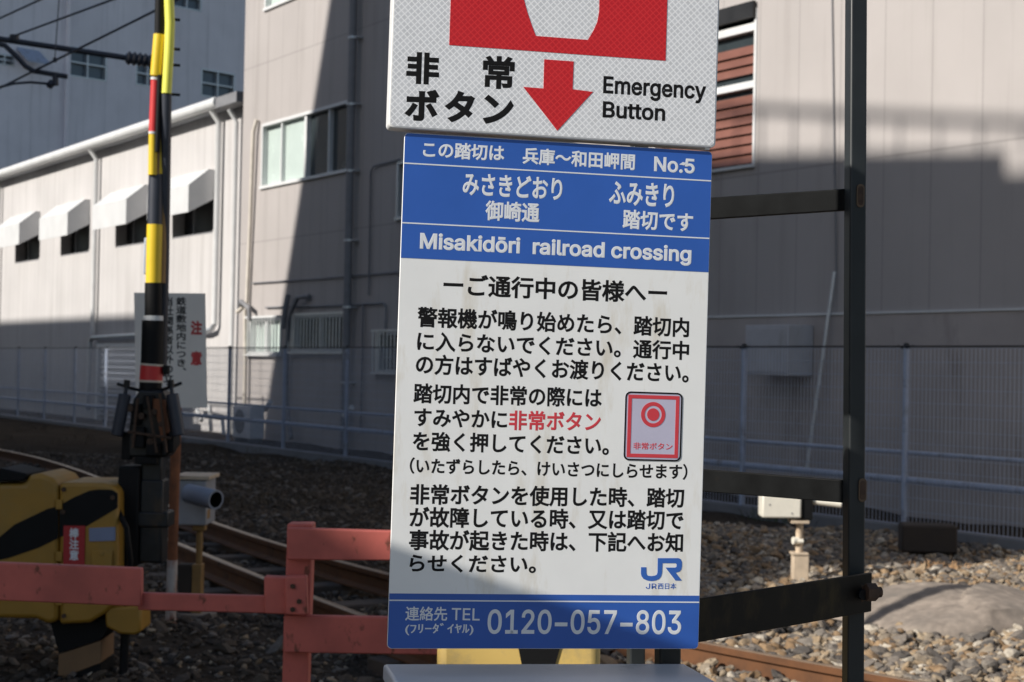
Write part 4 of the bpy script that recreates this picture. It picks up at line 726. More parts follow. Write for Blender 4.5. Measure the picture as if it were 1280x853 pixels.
GLY = json.loads('''{" ":[188,[]],"-":[453,[[337,244,337,188,114,188,114,244]]],".":[188,[[95,-4,86,-4,78,-1,70,3,63,9,57,16,53,24,50,32,50,41,50,50,53,59,57,66,63,73,70,79,78,83,86,86,95,87,104,86,113,83,121,79,128,73,134,66,138,59,140,50,141,41,140,32,138,24,134,16,128,9,121,3,113,-1,104,-4]]],"0":[453,[[227,-7,199,-5,174,1,151,11,130,24,111,41,95,62,80,86,69,113,60,144,53,178,49,214,48,254,49,294,53,330,60,364,69,395,81,422,95,447,112,467,130,484,151,498,174,508,200,514,227,516,254,514,279,508,302,498,323,484,342,467,358,447,372,422,384,395,393,364,400,330,404,294,405,254,404,214,400,178,393,144,384,113,373,86,359,62,342,41,323,24,302,11,279,1,254,-5],[227,50,245,51,261,56,276,63,290,74,303,87,313,103,323,122,330,144,336,168,340,194,343,223,344,254,343,285,340,314,336,341,330,365,323,387,313,405,303,422,290,435,276,446,261,453,245,458,227,460,209,458,192,453,177,446,163,435,151,422,140,405,131,387,123,365,117,341,113,314,110,285,109,254,110,223,113,194,117,168,123,144,131,122,140,103,151,87,163,74,177,63,192,56,209,51]]],"1":[453,[[76,0,76,55,391,55,391,0],[276,509,276,0,212,0,212,448,86,358,86,427,198,509]]],"2":[453,[[64,0,64,47,234,229,248,243,261,257,272,270,282,282,291,294,299,305,305,316,311,327,315,337,318,348,320,360,320,371,319,385,317,397,313,408,308,419,301,428,293,436,283,443,273,449,262,454,250,457,237,459,224,460,209,459,196,457,184,453,172,447,162,441,153,433,145,424,139,413,134,402,130,390,128,376,127,362,66,362,67,384,71,405,77,424,86,442,98,459,111,473,126,486,143,496,162,505,182,511,203,514,225,516,247,514,268,511,288,505,306,497,323,486,337,474,350,461,361,445,370,428,376,411,380,392,381,372,380,358,378,345,375,331,371,318,365,304,357,290,347,275,336,259,322,241,306,223,288,202,267,180,153,60,389,57,389,0]]],"3":[453,[[218,-7,195,-6,173,-3,152,2,133,10,114,19,98,30,83,43,70,57,60,74,52,91,46,111,44,132,109,132,111,119,115,107,120,97,126,87,134,78,144,71,154,64,165,59,178,55,191,52,204,50,219,50,234,51,248,53,262,56,275,61,287,67,297,74,307,83,315,93,321,104,325,116,328,130,329,145,328,158,326,172,322,184,316,196,308,207,299,217,288,226,275,234,260,240,242,244,223,247,201,248,157,248,157,299,288,448,288,452,70,452,70,509,372,509,372,461,211,278,211,289,239,290,264,288,287,284,308,276,327,265,344,253,359,239,371,222,381,205,387,186,392,166,393,145,392,123,387,103,380,84,370,66,358,50,344,36,327,23,309,12,288,4,266,-2,243,-6]]],"5":[453,[[221,-7,199,-6,178,-2,159,3,140,11,123,21,108,32,94,45,83,60,73,76,66,93,62,111,60,130,122,130,124,119,127,108,132,98,138,89,145,80,154,73,163,66,173,60,184,56,196,52,208,50,221,50,236,51,250,53,264,58,276,64,288,72,298,82,307,92,314,104,320,117,324,131,327,146,328,162,327,178,324,193,320,208,314,221,306,233,297,244,286,254,275,262,262,269,248,273,233,276,218,277,205,276,192,275,180,272,167,268,156,264,145,258,136,252,128,246,67,253,96,509,366,509,366,452,151,452,134,301,145,308,155,315,166,320,178,325,190,329,203,331,216,333,229,334,247,333,263,330,279,326,294,321,308,314,321,306,334,296,345,285,355,273,364,260,372,246,379,231,384,215,388,199,390,181,391,163,390,139,385,117,379,95,369,76,357,57,343,41,327,27,309,15,289,6,268,-1,245,-5]]],"7":[453,[[97,0,323,448,323,452,62,452,62,509,391,509,391,449,165,0]]],"8":[453,[[226,-7,201,-6,178,-2,156,3,136,11,117,21,101,33,86,47,74,62,64,78,57,96,53,115,52,135,53,151,55,166,59,181,65,195,72,208,81,220,90,231,101,241,113,249,125,256,139,261,153,265,135,273,119,282,105,293,93,308,83,324,76,342,72,360,70,380,72,399,75,417,82,434,90,450,101,464,114,477,129,488,146,498,164,506,184,511,204,514,226,516,248,514,269,511,288,506,306,498,323,488,337,477,350,464,361,450,370,434,377,417,380,399,382,380,380,361,376,342,369,324,359,308,347,293,333,282,318,273,300,267,314,261,327,256,339,249,351,241,362,231,372,220,380,208,387,195,393,181,397,166,400,151,401,135,399,115,395,96,388,78,378,62,366,47,352,33,335,21,317,11,296,3,275,-2,251,-6],[226,49,243,50,258,52,272,55,285,60,296,66,307,74,315,82,323,91,329,102,333,113,336,126,337,139,336,152,333,165,329,177,322,189,314,199,305,208,295,216,283,223,270,228,256,232,242,234,226,235,211,234,196,232,182,228,169,223,157,216,147,208,138,199,130,189,123,177,119,165,116,152,115,139,116,126,119,113,123,102,129,91,136,82,145,74,156,66,167,60,180,55,195,52,210,50],[226,290,239,290,252,292,263,296,274,300,284,306,293,313,300,321,307,330,312,341,316,351,318,363,319,376,318,388,316,399,313,410,308,420,301,429,294,437,285,444,275,449,264,454,252,457,240,459,226,460,213,459,200,457,188,454,177,449,167,444,159,437,151,429,145,420,139,410,136,399,134,388,133,376,134,363,136,351,139,341,145,330,151,321,159,313,168,306,178,300,189,296,201,292,213,290]]],"B":[456,[[60,0,60,509,241,509,266,508,289,504,310,499,329,491,345,481,359,469,371,456,381,442,388,426,394,410,397,392,398,374,397,358,395,344,392,331,387,320,380,310,373,301,365,293,356,286,347,280,336,275,326,270,315,267,315,262,327,261,339,257,351,252,363,245,374,237,385,227,394,216,402,203,409,189,414,173,417,155,418,136,417,117,413,100,408,83,400,67,390,52,377,39,362,28,344,18,324,10,301,4,275,1,247,0],[125,57,245,57,272,58,296,63,315,70,330,80,341,92,349,105,354,120,355,137,355,149,352,161,348,173,342,184,335,194,327,203,317,211,306,218,293,224,279,228,264,230,248,231,125,231],[125,285,238,285,252,286,265,288,277,291,288,296,299,302,308,309,316,317,323,326,329,337,333,348,335,359,336,372,334,388,330,403,323,417,313,429,299,439,283,446,263,450,240,452,125,452]]],"E":[419,[[60,0,60,509,372,509,372,452,125,452,125,286,355,286,355,229,125,229,125,57,375,57,375,0]]],"J":[396,[[185,-7,153,-4,124,3,98,15,75,33,57,55,44,81,36,111,33,145,33,173,98,173,98,145,99,123,104,104,111,88,122,74,134,64,149,56,166,51,185,50,204,51,220,56,235,64,248,74,258,88,266,104,270,123,272,145,272,509,336,509,336,145,334,111,326,81,313,55,294,33,271,15,246,3,217,-4]]],"L":[393,[[60,0,60,509,125,509,125,57,361,57,361,0]]],"M":[628,[[60,0,60,509,152,509,277,187,280,181,282,174,285,167,287,159,290,150,293,141,296,132,299,123,302,113,305,103,308,93,311,84,314,74,317,65,319,57,322,49,307,49,310,57,312,65,315,73,318,83,321,92,324,102,327,111,330,121,333,131,336,140,339,149,342,158,345,167,348,174,350,181,352,187,476,509,568,509,568,0,504,0,504,291,504,299,504,308,504,317,504,327,505,337,505,347,505,358,505,369,505,380,506,391,506,402,506,413,506,424,507,435,507,446,507,457,513,457,509,445,505,433,502,421,498,409,494,397,490,386,486,374,482,363,478,352,474,341,471,331,467,322,464,313,461,305,458,297,456,291,342,0,286,0,170,291,168,297,165,304,162,312,159,321,156,330,152,340,149,350,145,361,141,372,137,384,133,396,129,408,125,420,121,432,116,445,112,457,119,457,119,447,119,437,120,427,120,416,120,405,120,394,121,383,121,372,121,361,121,350,121,339,122,328,122,318,122,309,122,300,122,291,122,0]]],"N":[523,[[60,0,60,509,136,509,343,183,347,176,352,169,357,160,363,151,369,141,375,130,381,119,388,107,394,94,401,82,407,68,414,55,405,54,403,68,402,81,401,95,401,108,400,121,400,134,399,146,399,157,399,168,399,178,399,187,399,195,399,509,463,509,463,0,387,0,202,290,196,300,190,310,184,320,177,331,171,342,164,354,156,367,148,381,139,396,130,413,119,432,108,452,119,454,120,435,121,417,122,400,122,384,123,368,123,354,124,340,124,328,125,317,125,307,125,298,125,291,125,0]]],"R":[449,[[60,0,60,509,236,509,264,507,290,504,313,497,333,489,351,478,367,465,380,450,390,433,399,415,405,395,408,374,409,352,408,330,405,309,399,290,390,271,380,255,367,240,351,228,333,217,312,209,289,203,264,199,236,198,96,198,96,255,234,255,252,256,269,258,284,262,298,267,309,273,319,281,327,290,334,300,339,312,342,324,344,338,345,352,344,367,342,380,339,393,334,405,327,415,319,425,309,433,298,440,284,445,269,449,252,451,233,452,125,452,125,0],[353,0,230,229,303,229,428,0]]],"T":[449,[[32,452,32,509,417,509,417,452,257,452,257,0,193,0,193,452]]],"a":[389,[[160,-9,142,-8,126,-5,110,-1,94,5,80,12,68,22,57,32,48,45,40,58,35,73,31,90,30,108,31,123,34,138,38,150,43,161,50,171,58,179,67,187,78,193,89,199,100,203,112,207,125,211,138,213,152,216,165,218,178,220,194,222,209,224,222,225,234,227,244,228,252,230,259,232,265,235,270,238,273,243,275,248,276,255,275,268,273,279,271,288,267,297,262,304,256,311,248,317,240,322,230,326,220,329,208,330,196,331,183,330,171,329,159,326,149,322,140,318,132,313,124,307,118,301,112,294,107,288,103,281,100,274,41,291,48,308,57,322,67,335,79,346,91,355,104,364,118,370,133,375,148,379,163,382,179,384,194,384,204,384,215,383,227,382,239,379,251,376,263,372,275,367,286,360,296,353,306,343,315,333,322,320,329,306,333,290,336,272,337,251,337,0,277,0,277,52,272,52,269,45,264,38,258,32,252,25,244,18,236,12,226,6,215,1,203,-3,190,-6,176,-8],[170,45,187,46,202,49,216,53,228,59,239,66,248,74,257,83,263,93,269,104,272,115,275,126,276,138,276,190,273,188,270,186,265,184,259,182,253,180,246,179,239,177,231,176,223,175,216,173,208,172,200,171,193,170,186,169,181,169,175,168,165,166,154,164,144,162,134,159,125,155,117,150,110,145,103,139,98,132,95,124,93,115,92,105,92,95,94,87,98,79,102,72,107,66,114,61,121,56,130,52,139,49,149,47,159,46]]],"c":[396,[[207,-8,182,-7,159,-2,137,6,117,16,98,30,82,46,68,64,56,85,46,108,40,133,36,159,34,187,36,216,40,243,46,268,56,291,68,312,82,330,98,346,117,360,137,371,159,378,182,383,207,384,221,384,234,383,247,380,260,377,272,373,284,368,295,362,305,356,315,349,324,341,332,332,340,322,347,312,353,301,358,289,362,277,303,262,301,269,298,276,294,283,290,289,286,295,281,301,276,306,270,311,264,315,257,319,250,322,242,325,234,327,226,329,217,329,207,330,189,329,173,325,158,319,145,310,134,300,124,287,115,274,108,258,103,242,99,224,97,206,96,187,97,169,99,151,103,134,108,117,115,102,124,89,134,76,145,66,158,57,173,51,189,48,207,46,217,47,226,48,234,49,243,52,250,54,258,58,264,62,271,66,277,71,282,76,287,82,292,89,296,95,299,102,302,110,304,117,363,102,359,90,354,78,348,67,341,56,334,46,325,37,316,29,306,21,296,15,285,9,273,4,261,-1,248,-4,235,-6,221,-8]]],"d":[424,[[195,-8,172,-7,151,-2,130,5,111,16,94,29,79,45,66,64,55,84,46,108,39,133,35,160,34,189,35,218,39,245,46,270,55,293,66,313,79,332,95,347,112,361,131,371,151,378,173,383,196,384,213,384,228,381,241,378,253,373,263,367,272,360,280,353,287,346,293,338,298,331,303,325,306,319,311,319,311,509,372,509,372,0,313,0,313,59,307,59,303,53,298,46,293,39,287,31,280,24,272,17,263,10,252,4,241,-1,227,-5,212,-7],[205,47,221,48,236,51,250,57,263,65,274,75,284,86,293,100,299,115,305,132,309,150,311,169,312,189,311,210,309,229,305,247,300,263,293,278,284,291,275,302,263,312,251,320,237,325,221,329,205,330,187,329,172,325,157,319,145,311,133,301,124,290,115,276,108,261,103,245,99,227,97,209,96,189,97,170,99,151,103,133,109,117,115,101,124,88,134,76,145,66,158,57,172,51,188,48]]],"e":[404,[[212,-8,185,-7,161,-2,138,6,117,16,98,30,82,46,68,64,56,85,46,108,40,132,35,159,34,187,35,215,39,242,46,267,55,290,67,311,81,329,97,346,115,359,135,370,157,378,180,383,205,384,221,384,236,382,251,379,266,374,280,368,294,361,307,351,319,341,331,329,341,315,350,299,357,282,363,263,368,242,370,219,371,194,371,169,75,169,75,221,338,221,310,202,309,220,307,237,303,254,298,269,291,282,283,294,273,305,263,314,250,321,237,326,222,329,205,330,189,329,173,326,159,321,146,313,135,304,125,294,116,282,109,270,103,256,99,241,97,226,96,211,96,178,97,157,100,139,104,122,110,106,118,92,128,80,139,70,151,61,165,55,179,50,195,47,212,46,224,47,234,48,244,50,254,53,263,56,271,61,278,66,285,73,292,80,297,88,302,96,306,105,365,91,360,77,353,63,345,51,335,39,324,29,311,19,298,11,283,4,266,-1,249,-5,231,-7]]],"g":[425,[[207,-151,187,-150,168,-148,150,-144,134,-140,119,-134,105,-127,93,-119,82,-110,73,-101,64,-91,57,-80,51,-69,101,-41,106,-47,110,-53,116,-59,122,-66,128,-72,136,-78,145,-83,154,-88,165,-92,178,-95,192,-97,207,-97,229,-96,249,-92,267,-85,282,-75,295,-62,304,-47,310,-28,311,-6,311,68,306,68,302,62,298,56,293,49,287,41,280,34,272,28,263,21,252,16,241,11,227,8,212,5,195,5,173,6,152,10,132,17,113,27,95,39,80,53,67,71,55,90,46,112,39,136,35,163,34,191,35,220,39,246,46,271,55,293,66,314,80,332,95,347,112,361,131,371,152,378,173,383,196,384,213,384,228,382,242,378,253,373,264,367,273,360,281,353,288,346,294,338,299,331,304,325,308,319,313,319,313,379,372,379,372,-9,371,-32,367,-54,360,-73,350,-90,338,-104,324,-117,308,-127,291,-136,271,-142,251,-147,229,-150],[205,59,222,60,237,63,251,68,264,75,275,84,285,95,293,107,300,121,305,137,309,154,312,172,312,193,312,212,309,231,305,248,300,264,293,278,285,291,275,303,264,312,251,320,237,325,222,329,205,330,188,329,172,325,158,320,145,312,134,302,124,290,115,277,109,262,103,246,99,229,97,212,96,193,97,173,99,155,103,138,109,123,116,108,124,96,134,85,145,76,158,68,172,63,188,60]]],"i":[167,[[53,0,53,379,114,379,114,0],[84,443,75,444,67,446,60,449,54,455,48,461,44,468,42,475,41,483,42,491,44,499,48,506,54,512,60,517,67,521,75,523,84,524,92,523,100,521,107,517,114,512,119,506,123,499,126,491,126,483,126,475,123,468,119,461,114,455,107,449,100,446,92,444]]],"k":[381,[[53,0,53,509,114,509,114,205,270,376,352,376,205,222,372,0,297,0,162,178,114,128,114,0]]],"l":[189,[[139,-2,119,-1,101,3,86,10,74,20,65,33,58,47,54,65,53,84,53,509,114,509,114,99,114,87,115,77,117,68,120,62,124,58,130,54,137,53,146,52,150,52,154,52,158,52,163,53,167,54,181,3,176,2,172,1,167,0,162,-1,156,-2,151,-2,145,-2]]],"m":[610,[[53,0,53,379,112,379,112,295,108,295,112,310,118,323,125,335,132,346,141,355,151,363,161,370,172,376,183,380,195,384,207,386,219,386,239,385,257,380,273,372,287,361,299,347,309,331,316,314,321,295,312,295,317,308,322,321,329,332,337,343,347,353,357,361,368,369,381,375,394,380,407,383,422,385,437,386,453,385,468,383,483,378,497,372,510,364,522,354,532,342,541,328,548,313,553,296,556,276,557,255,557,0,496,0,496,254,494,273,490,289,483,302,473,313,460,321,447,326,433,329,419,330,406,330,395,328,384,324,374,320,365,314,358,307,351,299,345,290,341,280,338,270,336,259,335,247,335,0,274,0,274,260,273,275,269,288,262,301,253,311,242,320,229,326,215,329,199,330,188,330,178,328,168,325,158,320,148,314,140,307,132,299,126,289,121,278,117,266,114,253,114,238,114,0]]],"n":[410,[[114,227,114,0,53,0,53,379,112,379,112,287,102,287,112,312,124,332,137,349,152,362,169,372,187,379,207,383,227,384,246,383,264,380,280,376,295,369,309,360,321,349,332,336,341,321,348,304,353,285,356,264,357,240,357,0,296,0,296,235,295,256,290,275,283,291,273,304,260,315,246,323,229,328,210,329,197,328,184,326,172,322,161,317,150,311,141,303,133,293,126,283,121,271,117,257,114,243]]],"o":[415,[[207,-8,182,-7,159,-2,137,6,117,16,98,30,82,46,68,64,56,85,46,108,40,133,36,159,34,187,36,216,40,243,46,268,56,291,68,312,82,330,98,346,117,360,137,371,159,378,182,383,207,384,233,383,256,378,278,371,299,360,317,346,333,330,347,312,359,291,369,268,376,243,380,216,381,187,380,159,376,133,369,108,359,85,347,64,333,46,317,30,299,16,278,6,256,-2,233,-7],[207,46,226,48,242,51,257,57,270,66,282,76,292,89,300,102,307,117,312,134,316,151,318,169,319,187,318,206,316,224,312,242,307,258,300,274,292,287,282,300,270,310,257,319,242,325,226,329,207,330,189,329,173,325,158,319,145,310,134,300,124,287,115,274,108,258,103,242,99,224,97,206,96,187,97,169,99,151,103,134,108,117,115,102,124,89,134,76,145,66,158,57,173,51,189,48]]],"r":[259,[[53,0,53,379,112,379,112,321,122,335,130,347,140,358,152,367,166,375,181,380,196,384,213,385,217,385,221,385,225,385,229,384,234,384,241,384,243,322,239,323,235,324,230,324,224,325,219,325,213,326,207,326,194,325,182,323,170,319,159,315,149,309,140,301,132,293,126,284,121,273,117,262,114,250,114,237,114,0]]],"s":[365,[[182,-8,163,-7,145,-5,128,-2,112,3,98,10,84,18,72,27,62,38,53,50,45,63,40,78,36,94,94,107,99,92,105,79,114,69,124,60,136,54,150,49,165,46,181,45,200,46,217,50,232,55,244,62,255,71,262,81,267,91,268,103,267,112,265,121,260,129,254,136,246,142,237,147,225,151,212,155,149,170,125,177,104,186,87,196,72,208,61,222,53,237,48,255,47,274,48,290,51,305,57,319,65,332,75,343,87,354,100,363,115,370,131,377,149,381,167,384,187,384,206,384,223,381,239,378,254,372,267,366,279,358,290,349,299,339,307,328,314,316,319,303,324,290,268,277,264,288,258,298,251,307,243,316,232,323,219,328,205,331,187,333,171,332,156,329,143,324,131,317,121,308,114,299,110,289,109,277,110,267,112,258,117,250,124,243,133,237,144,232,157,227,172,223,229,209,254,202,275,194,292,183,306,171,317,158,325,142,330,125,331,107,330,90,326,75,321,61,312,47,302,35,290,24,276,15,260,6,242,0,223,-5,203,-7]]],"t":[227,[[204,379,204,327,6,327,6,379],[65,471,126,471,126,98,127,86,128,76,132,68,136,61,142,56,150,53,159,51,170,50,177,50,181,51,185,51,190,52,194,52,198,53,202,54,213,2,208,0,203,-1,198,-2,192,-3,186,-3,180,-4,174,-4,168,-4,145,-3,125,2,107,10,92,21,80,35,72,52,67,71,65,93]]],"u":[410,[[182,-5,164,-4,146,-1,130,4,115,11,101,20,89,31,78,44,69,59,62,76,57,95,54,116,53,139,53,379,114,379,114,144,115,123,119,105,127,89,137,75,150,64,164,56,181,52,200,50,213,51,226,53,238,57,249,62,259,69,268,77,276,86,283,97,289,109,293,122,295,137,296,153,296,379,357,379,357,0,298,0,298,92,307,92,297,67,286,47,272,30,257,17,240,7,222,0,203,-4]]],"y":[389,[[47,-139,61,-86,71,-87,80,-89,88,-90,96,-90,104,-89,111,-87,118,-84,124,-80,130,-74,136,-67,141,-58,146,-48,151,-36,163,-1,17,379,84,379,165,155,171,138,177,121,182,104,187,87,191,70,196,53,201,37,206,21,184,21,188,37,193,53,198,70,202,87,207,104,212,121,218,138,224,155,305,379,371,379,204,-58,198,-72,191,-85,184,-97,177,-107,168,-116,159,-124,150,-130,139,-136,128,-140,117,-143,104,-145,91,-145,84,-145,77,-145,71,-144,65,-143,59,-142,54,-141,51,-140]]],"ō":[415,[[207,-8,182,-7,159,-2,137,6,117,16,98,30,82,46,68,64,56,85,46,108,40,133,36,159,34,187,36,216,40,243,46,268,56,291,68,312,82,330,98,346,117,360,137,371,159,378,182,383,207,384,233,383,256,378,278,371,299,360,317,346,333,330,347,312,359,291,369,268,376,243,380,216,381,187,380,159,376,133,369,108,359,85,347,64,333,46,317,30,299,16,278,6,256,-2,233,-7],[207,46,226,48,242,51,257,57,270,66,282,76,292,89,300,102,307,117,312,134,316,151,318,169,319,187,318,206,316,224,312,242,307,258,300,274,292,287,282,300,270,310,257,319,242,325,226,329,207,330,189,329,173,325,158,319,145,310,134,300,124,287,115,274,108,258,103,242,99,224,97,206,96,187,97,169,99,151,103,134,108,117,115,102,124,89,134,76,145,66,158,57,173,51,189,48],[302,506,302,458,113,458,113,506]]],"−":[453,[[386,228,386,170,67,170,67,228]]]}''')
_cache = {}
def text_geo(s, bold, latin):
    k = (s, bold, latin)
    if k in _cache: return _cache[k]
    if latin:
        c = bpy.data.curves.new('lettering', 'CURVE'); c.dimensions = '2D'; c.fill_mode = 'BOTH'; x = 0
        for ch in s:
            adv, loops = GLY[ch]
            for L in loops:
                sp = c.splines.new('POLY'); n = len(L) // 2; sp.points.add(n - 1)
                for i in range(n): sp.points[i].co = ((x + L[2 * i]) / 1000, L[2 * i + 1] / 1000, 0, 1)
                sp.use_cyclic_u = True
            x += adv
    else:
        c = bpy.data.curves.new('lettering', 'FONT'); c.body = s; c.size = 1; c.resolution_u = 4
    c.bevel_depth = bold; c.bevel_resolution = 0
    o = bpy.data.objects.new('lettering', c); me = bpy.data.meshes.new_from_object(o)
    v = np.array([q.co[:] for q in me.vertices]); f = [tuple(p.vertices) for p in me.polygons]
    if not latin:                                    # pull in the long mitre spikes that sharp stroke ends grow
        c.bevel_depth = 0; m0 = bpy.data.meshes.new_from_object(o); v0 = np.array([q.co[:2] for q in m0.vertices]); bpy.data.meshes.remove(m0)
        for i in range(0, len(v), 400):
            w = v[i:i + 400]; d2 = ((w[:, None, :2] - v0[None]) ** 2).sum(-1); j = d2.argmin(1); d = np.sqrt(d2[np.arange(len(w)), j]); far_ = d > bold * 1.7
            if far_.any(): q0 = v0[j[far_]]; w[far_, :2] = q0 + (w[far_, :2] - q0) / d[far_][:, None] * bold * 1.7
    bpy.data.objects.remove(o); bpy.data.curves.remove(c); bpy.data.meshes.remove(me)
    _cache[k] = (v, f); return v, f
_kz = {}
def kanji_box(bold):
    if bold not in _kz: v, _ = text_geo('国', bold, False); _kz[bold] = (v[:, 1].min(), v[:, 1].max())
    return _kz[bold]
def put_text(m, s, p0, p1, h, y, bold=.02, latin=False, mode=None):
    """lay lettering from ink start p0 to ink end p1 (both on its base line, local x z) with cap or kanji height h"""
    v, f = text_geo(s, bold, latin); x0, x1 = v[:, 0].min(), v[:, 0].max()
    if latin: lo, hi = -bold, .509 + bold
    elif mode == 'ink': lo, hi = v[:, 1].min(), v[:, 1].max()
    else: lo, hi = kanji_box(bold)
    t_ = (v[:, 0] - x0) / (x1 - x0); b = len(m.v)
    X = p0[0] + t_ * (p1[0] - p0[0]); Z = p0[1] + t_ * (p1[1] - p0[1]) + (v[:, 1] - lo) / (hi - lo) * h
    D_ = y - (v[:, 2] + bold) / (2 * bold) * .00025
    m.v += list(zip(X.tolist(), D_.tolist(), Z.tolist()))
    for q in f: m.face([b + i for i in q][::-1] if False else [b + i for i in q])
def zoomed(ox, oy, s): return lambda x, y: (ox + x / s, oy + y / s)

# ---------------- lower notice sign
m_signwhite = mat('sign_white', (.82, .82, .80), .42, var=.025, scale=14, bump=.03, bscale=300, dirt=(.58, .51, .38), dirt_at=(.54, .84), dscale=24, stretch=.25)
m_signblue = mat('sign_blue', (.028, .108, .43), .38, var=.07, scale=9, bump=.03, bscale=300)
m_signink = mat('sign_black_ink', (.007, .0065, .0065), .6, var=.1, bump=0, spec=.2)
m_signred = mat('sign_faded_red', (.60, .045, .06), .5, var=.06, scale=30, bump=0)
m_signtext = mat('sign_text_white', (.72, .74, .76), .45, var=.03, bump=0)
m_lavender = mat('sign_lavender', (.50, .48, .60), .42, var=.03, scale=20, bump=0)
m_backing = mat('sign_back_aluminium', (.35, .35, .36), .4, .7, var=.1, bump=.05)
LS = sign_thing('crossing_notice_sign', 'tall blue and white railway crossing notice sign with lines of black writing', 'sign', SCN)
on = lambda x, y: on_sign(x, y, SCN)
HW, HH = .2000, .3195
m = MB(); slab(m, rrect(-HW, -HH, HW, HH, .0055), 0, .003); m.build('panel', m_signwhite, LS, bevel=.0008)
m = MB(); slab(m, rrect(-HW + .004, -HH + .004, HW - .004, HH - .004, .004), .0031, .012); m.build('backing_plate', m_backing, LS)
z2 = zoomed(480, 160, 3.0476); z3 = zoomed(480, 340, 3.0476); z4 = zoomed(480, 580, 3.0476); z1 = zoomed(480, 0, 3.0476)
zl = lambda a, b: (on(*a)[1], on(*b)[1])
e_ = .0006
# header band with its lower edge, then the white rules
zb = (on(*z2(62, 494))[1] + on(*z2(1243, 551))[1]) / 2
m = MB(); hb = [p for p in rrect(-HW + e_, zb - .02, HW - e_, HH - e_, .0052) if p[1] > zb + .01]; hb = hb + [(-HW + e_, zb), (HW - e_, zb)]; slab(m, hb, -.0003, .0003); m.build('header_band', m_signblue, LS)
za = (on(*z4(14, 492))[1] + on(*z4(1204, 504))[1]) / 2
m = MB(); fb = [p for p in rrect(-HW + e_, -HH + e_, HW - e_, za + .02, .0052) if p[1] < za - .01]; fb = [(HW - e_, za), (-HW + e_, za)] + fb; slab(m, fb, -.0003, .0003); m.build('footer_band', m_signblue, LS)
for (pa, pb, w_) in ((z2(80, 131), z2(1250, 206), .0016), (z2(70, 358), z2(1245, 425), .0016), (z4(14, 520), z4(1204, 527), .0016)):
    zc = (on(*pa)[1] + on(*pb)[1]) / 2; m = MB(); m.box(-HW + e_ + .0002, -.00055, zc - w_ / 2, HW - e_ - .0002, -.0003, zc + w_ / 2); m.build('divider_line', m_signtext, LS)
def lines(name, material, zf, rows, bold, y, parent=None):
    m = MB()
    for s, x0, y0, x1, y1, h, *opt in rows:
        lat = 'L' in opt; a, b = on(*zf(x0, y0)), on(*zf(x1, y1)); hh = np.linalg.norm(on(*zf(x0, y0 - h)) - a); bo = next((o for o in opt if isinstance(o, float)), bold)
        put_text(m, s, a, b, hh, y, bo, lat, 'ink' if 'I' in opt else None)
    return m.build(name, material, parent or LS)
lines('header_lettering', m_signtext, z2, [
    ('この踏切は', 148, 113, 458, 128, 60), ('兵庫～和田岬間', 527, 137, 955, 162, 60), ('No.5', 1028, 165, 1183, 175, 56, 'L', .022),
    ('みさきどおり', 299, 256, 678, 278, 88, 'I'), ('ふみきり', 856, 292, 1104, 306, 92, 'I'), ('御崎通', 385, 352, 592, 362, 72), ('踏切です', 908, 384, 1176, 398, 71),
    ('Misakidōri  railroad crossing', 136, 460, 1170, 511, 60, 'L', .026)], .028, -.0003)
lines('notice_lettering', m_signink, z3, [
    ('ーご通行中の皆様へー', 225, 90, 1077, 122, 80), ('警報機が鳴り始めたら、踏切内', 125, 210, 1161, 250, 74), ('に入らないでください。通行中', 125, 301, 1161, 337, 72), ('の方はすばやくお渡りください。', 120, 390, 1160, 424, 74),
    ('踏切内で非常の際には', 111, 500, 829, 518, 73), ('すみやかに', 114, 590, 468, 600, 71), ('を強く押してください。', 108, 682, 856, 700, 72), ('（いたずらしたら、けいさつにしらせます）', 97, 768, 1155, 792, 58)], .027, 0.0)
lines('notice_lettering', m_signink, z4, [
    ('非常ボタンを使用した時、踏切', 98, 155, 1142, 168, 75), ('が故障している時、又は踏切で', 96, 242, 1140, 253, 75), ('事故が起きた時は、下記へお知', 94, 329, 1138, 338, 75), ('らせください。', 96, 413, 578, 418, 68)], .027, 0.0)
lines('red_lettering', m_signred, z3, [('非常ボタン', 475, 603, 825, 609, 72)], .027, 0.0)
lines('footer_lettering', m_signtext, z4, [('連絡先', 80, 597, 240, 598, 51), ('TEL', 257, 595, 364, 597, 46, 'L', .008), ('(ﾌﾘｰﾀﾞｲﾔﾙ)', 80, 653, 340, 653, 47, 'I'), ('0120−057−803', 393, 647, 1131, 649, 92, 'L', .014)], .016, -.0003)
# button picture
pz = zoomed(770, 480, 7.75); on2 = lambda x, y: on(*pz(x, y))
pm = MB(); bx0, bz0 = on2(72, 742); bx1, bz1 = on2(645, 88); bx0 = (on2(72, 742)[0] + on2(88, 72)[0]) / 2; bx1 = (on2(645, 88)[0] + on2(628, 752)[0]) / 2; bz0 = (on2(72, 742)[1] + on2(628, 752)[1]) / 2; bz1 = (on2(88, 72)[1] + on2(645, 88)[1]) / 2
px_ = .00013 * 7.75 / 7.75 * .996
slab(pm, rrect(bx0, bz0, bx1, bz1, .0072), -.0003, .0003); pic = pm.build('button_picture', m_lavender, LS)
k1 = .00102 * 2.0
m = MB(); ring(m, rrect(bx0, bz0, bx1, bz1, .0072), rrect(bx0 + k1, bz0 + k1, bx1 - k1, bz1 - k1, .0055), -.0006, .0003); m.build('outline', m_signink, pic)
m = MB(); o1, o2 = .0042, .0088; sq = lambda d: [(bx1 - d, bz1 - d), (bx0 + d, bz1 - d), (bx0 + d, bz0 + d), (bx1 - d, bz0 + d)]
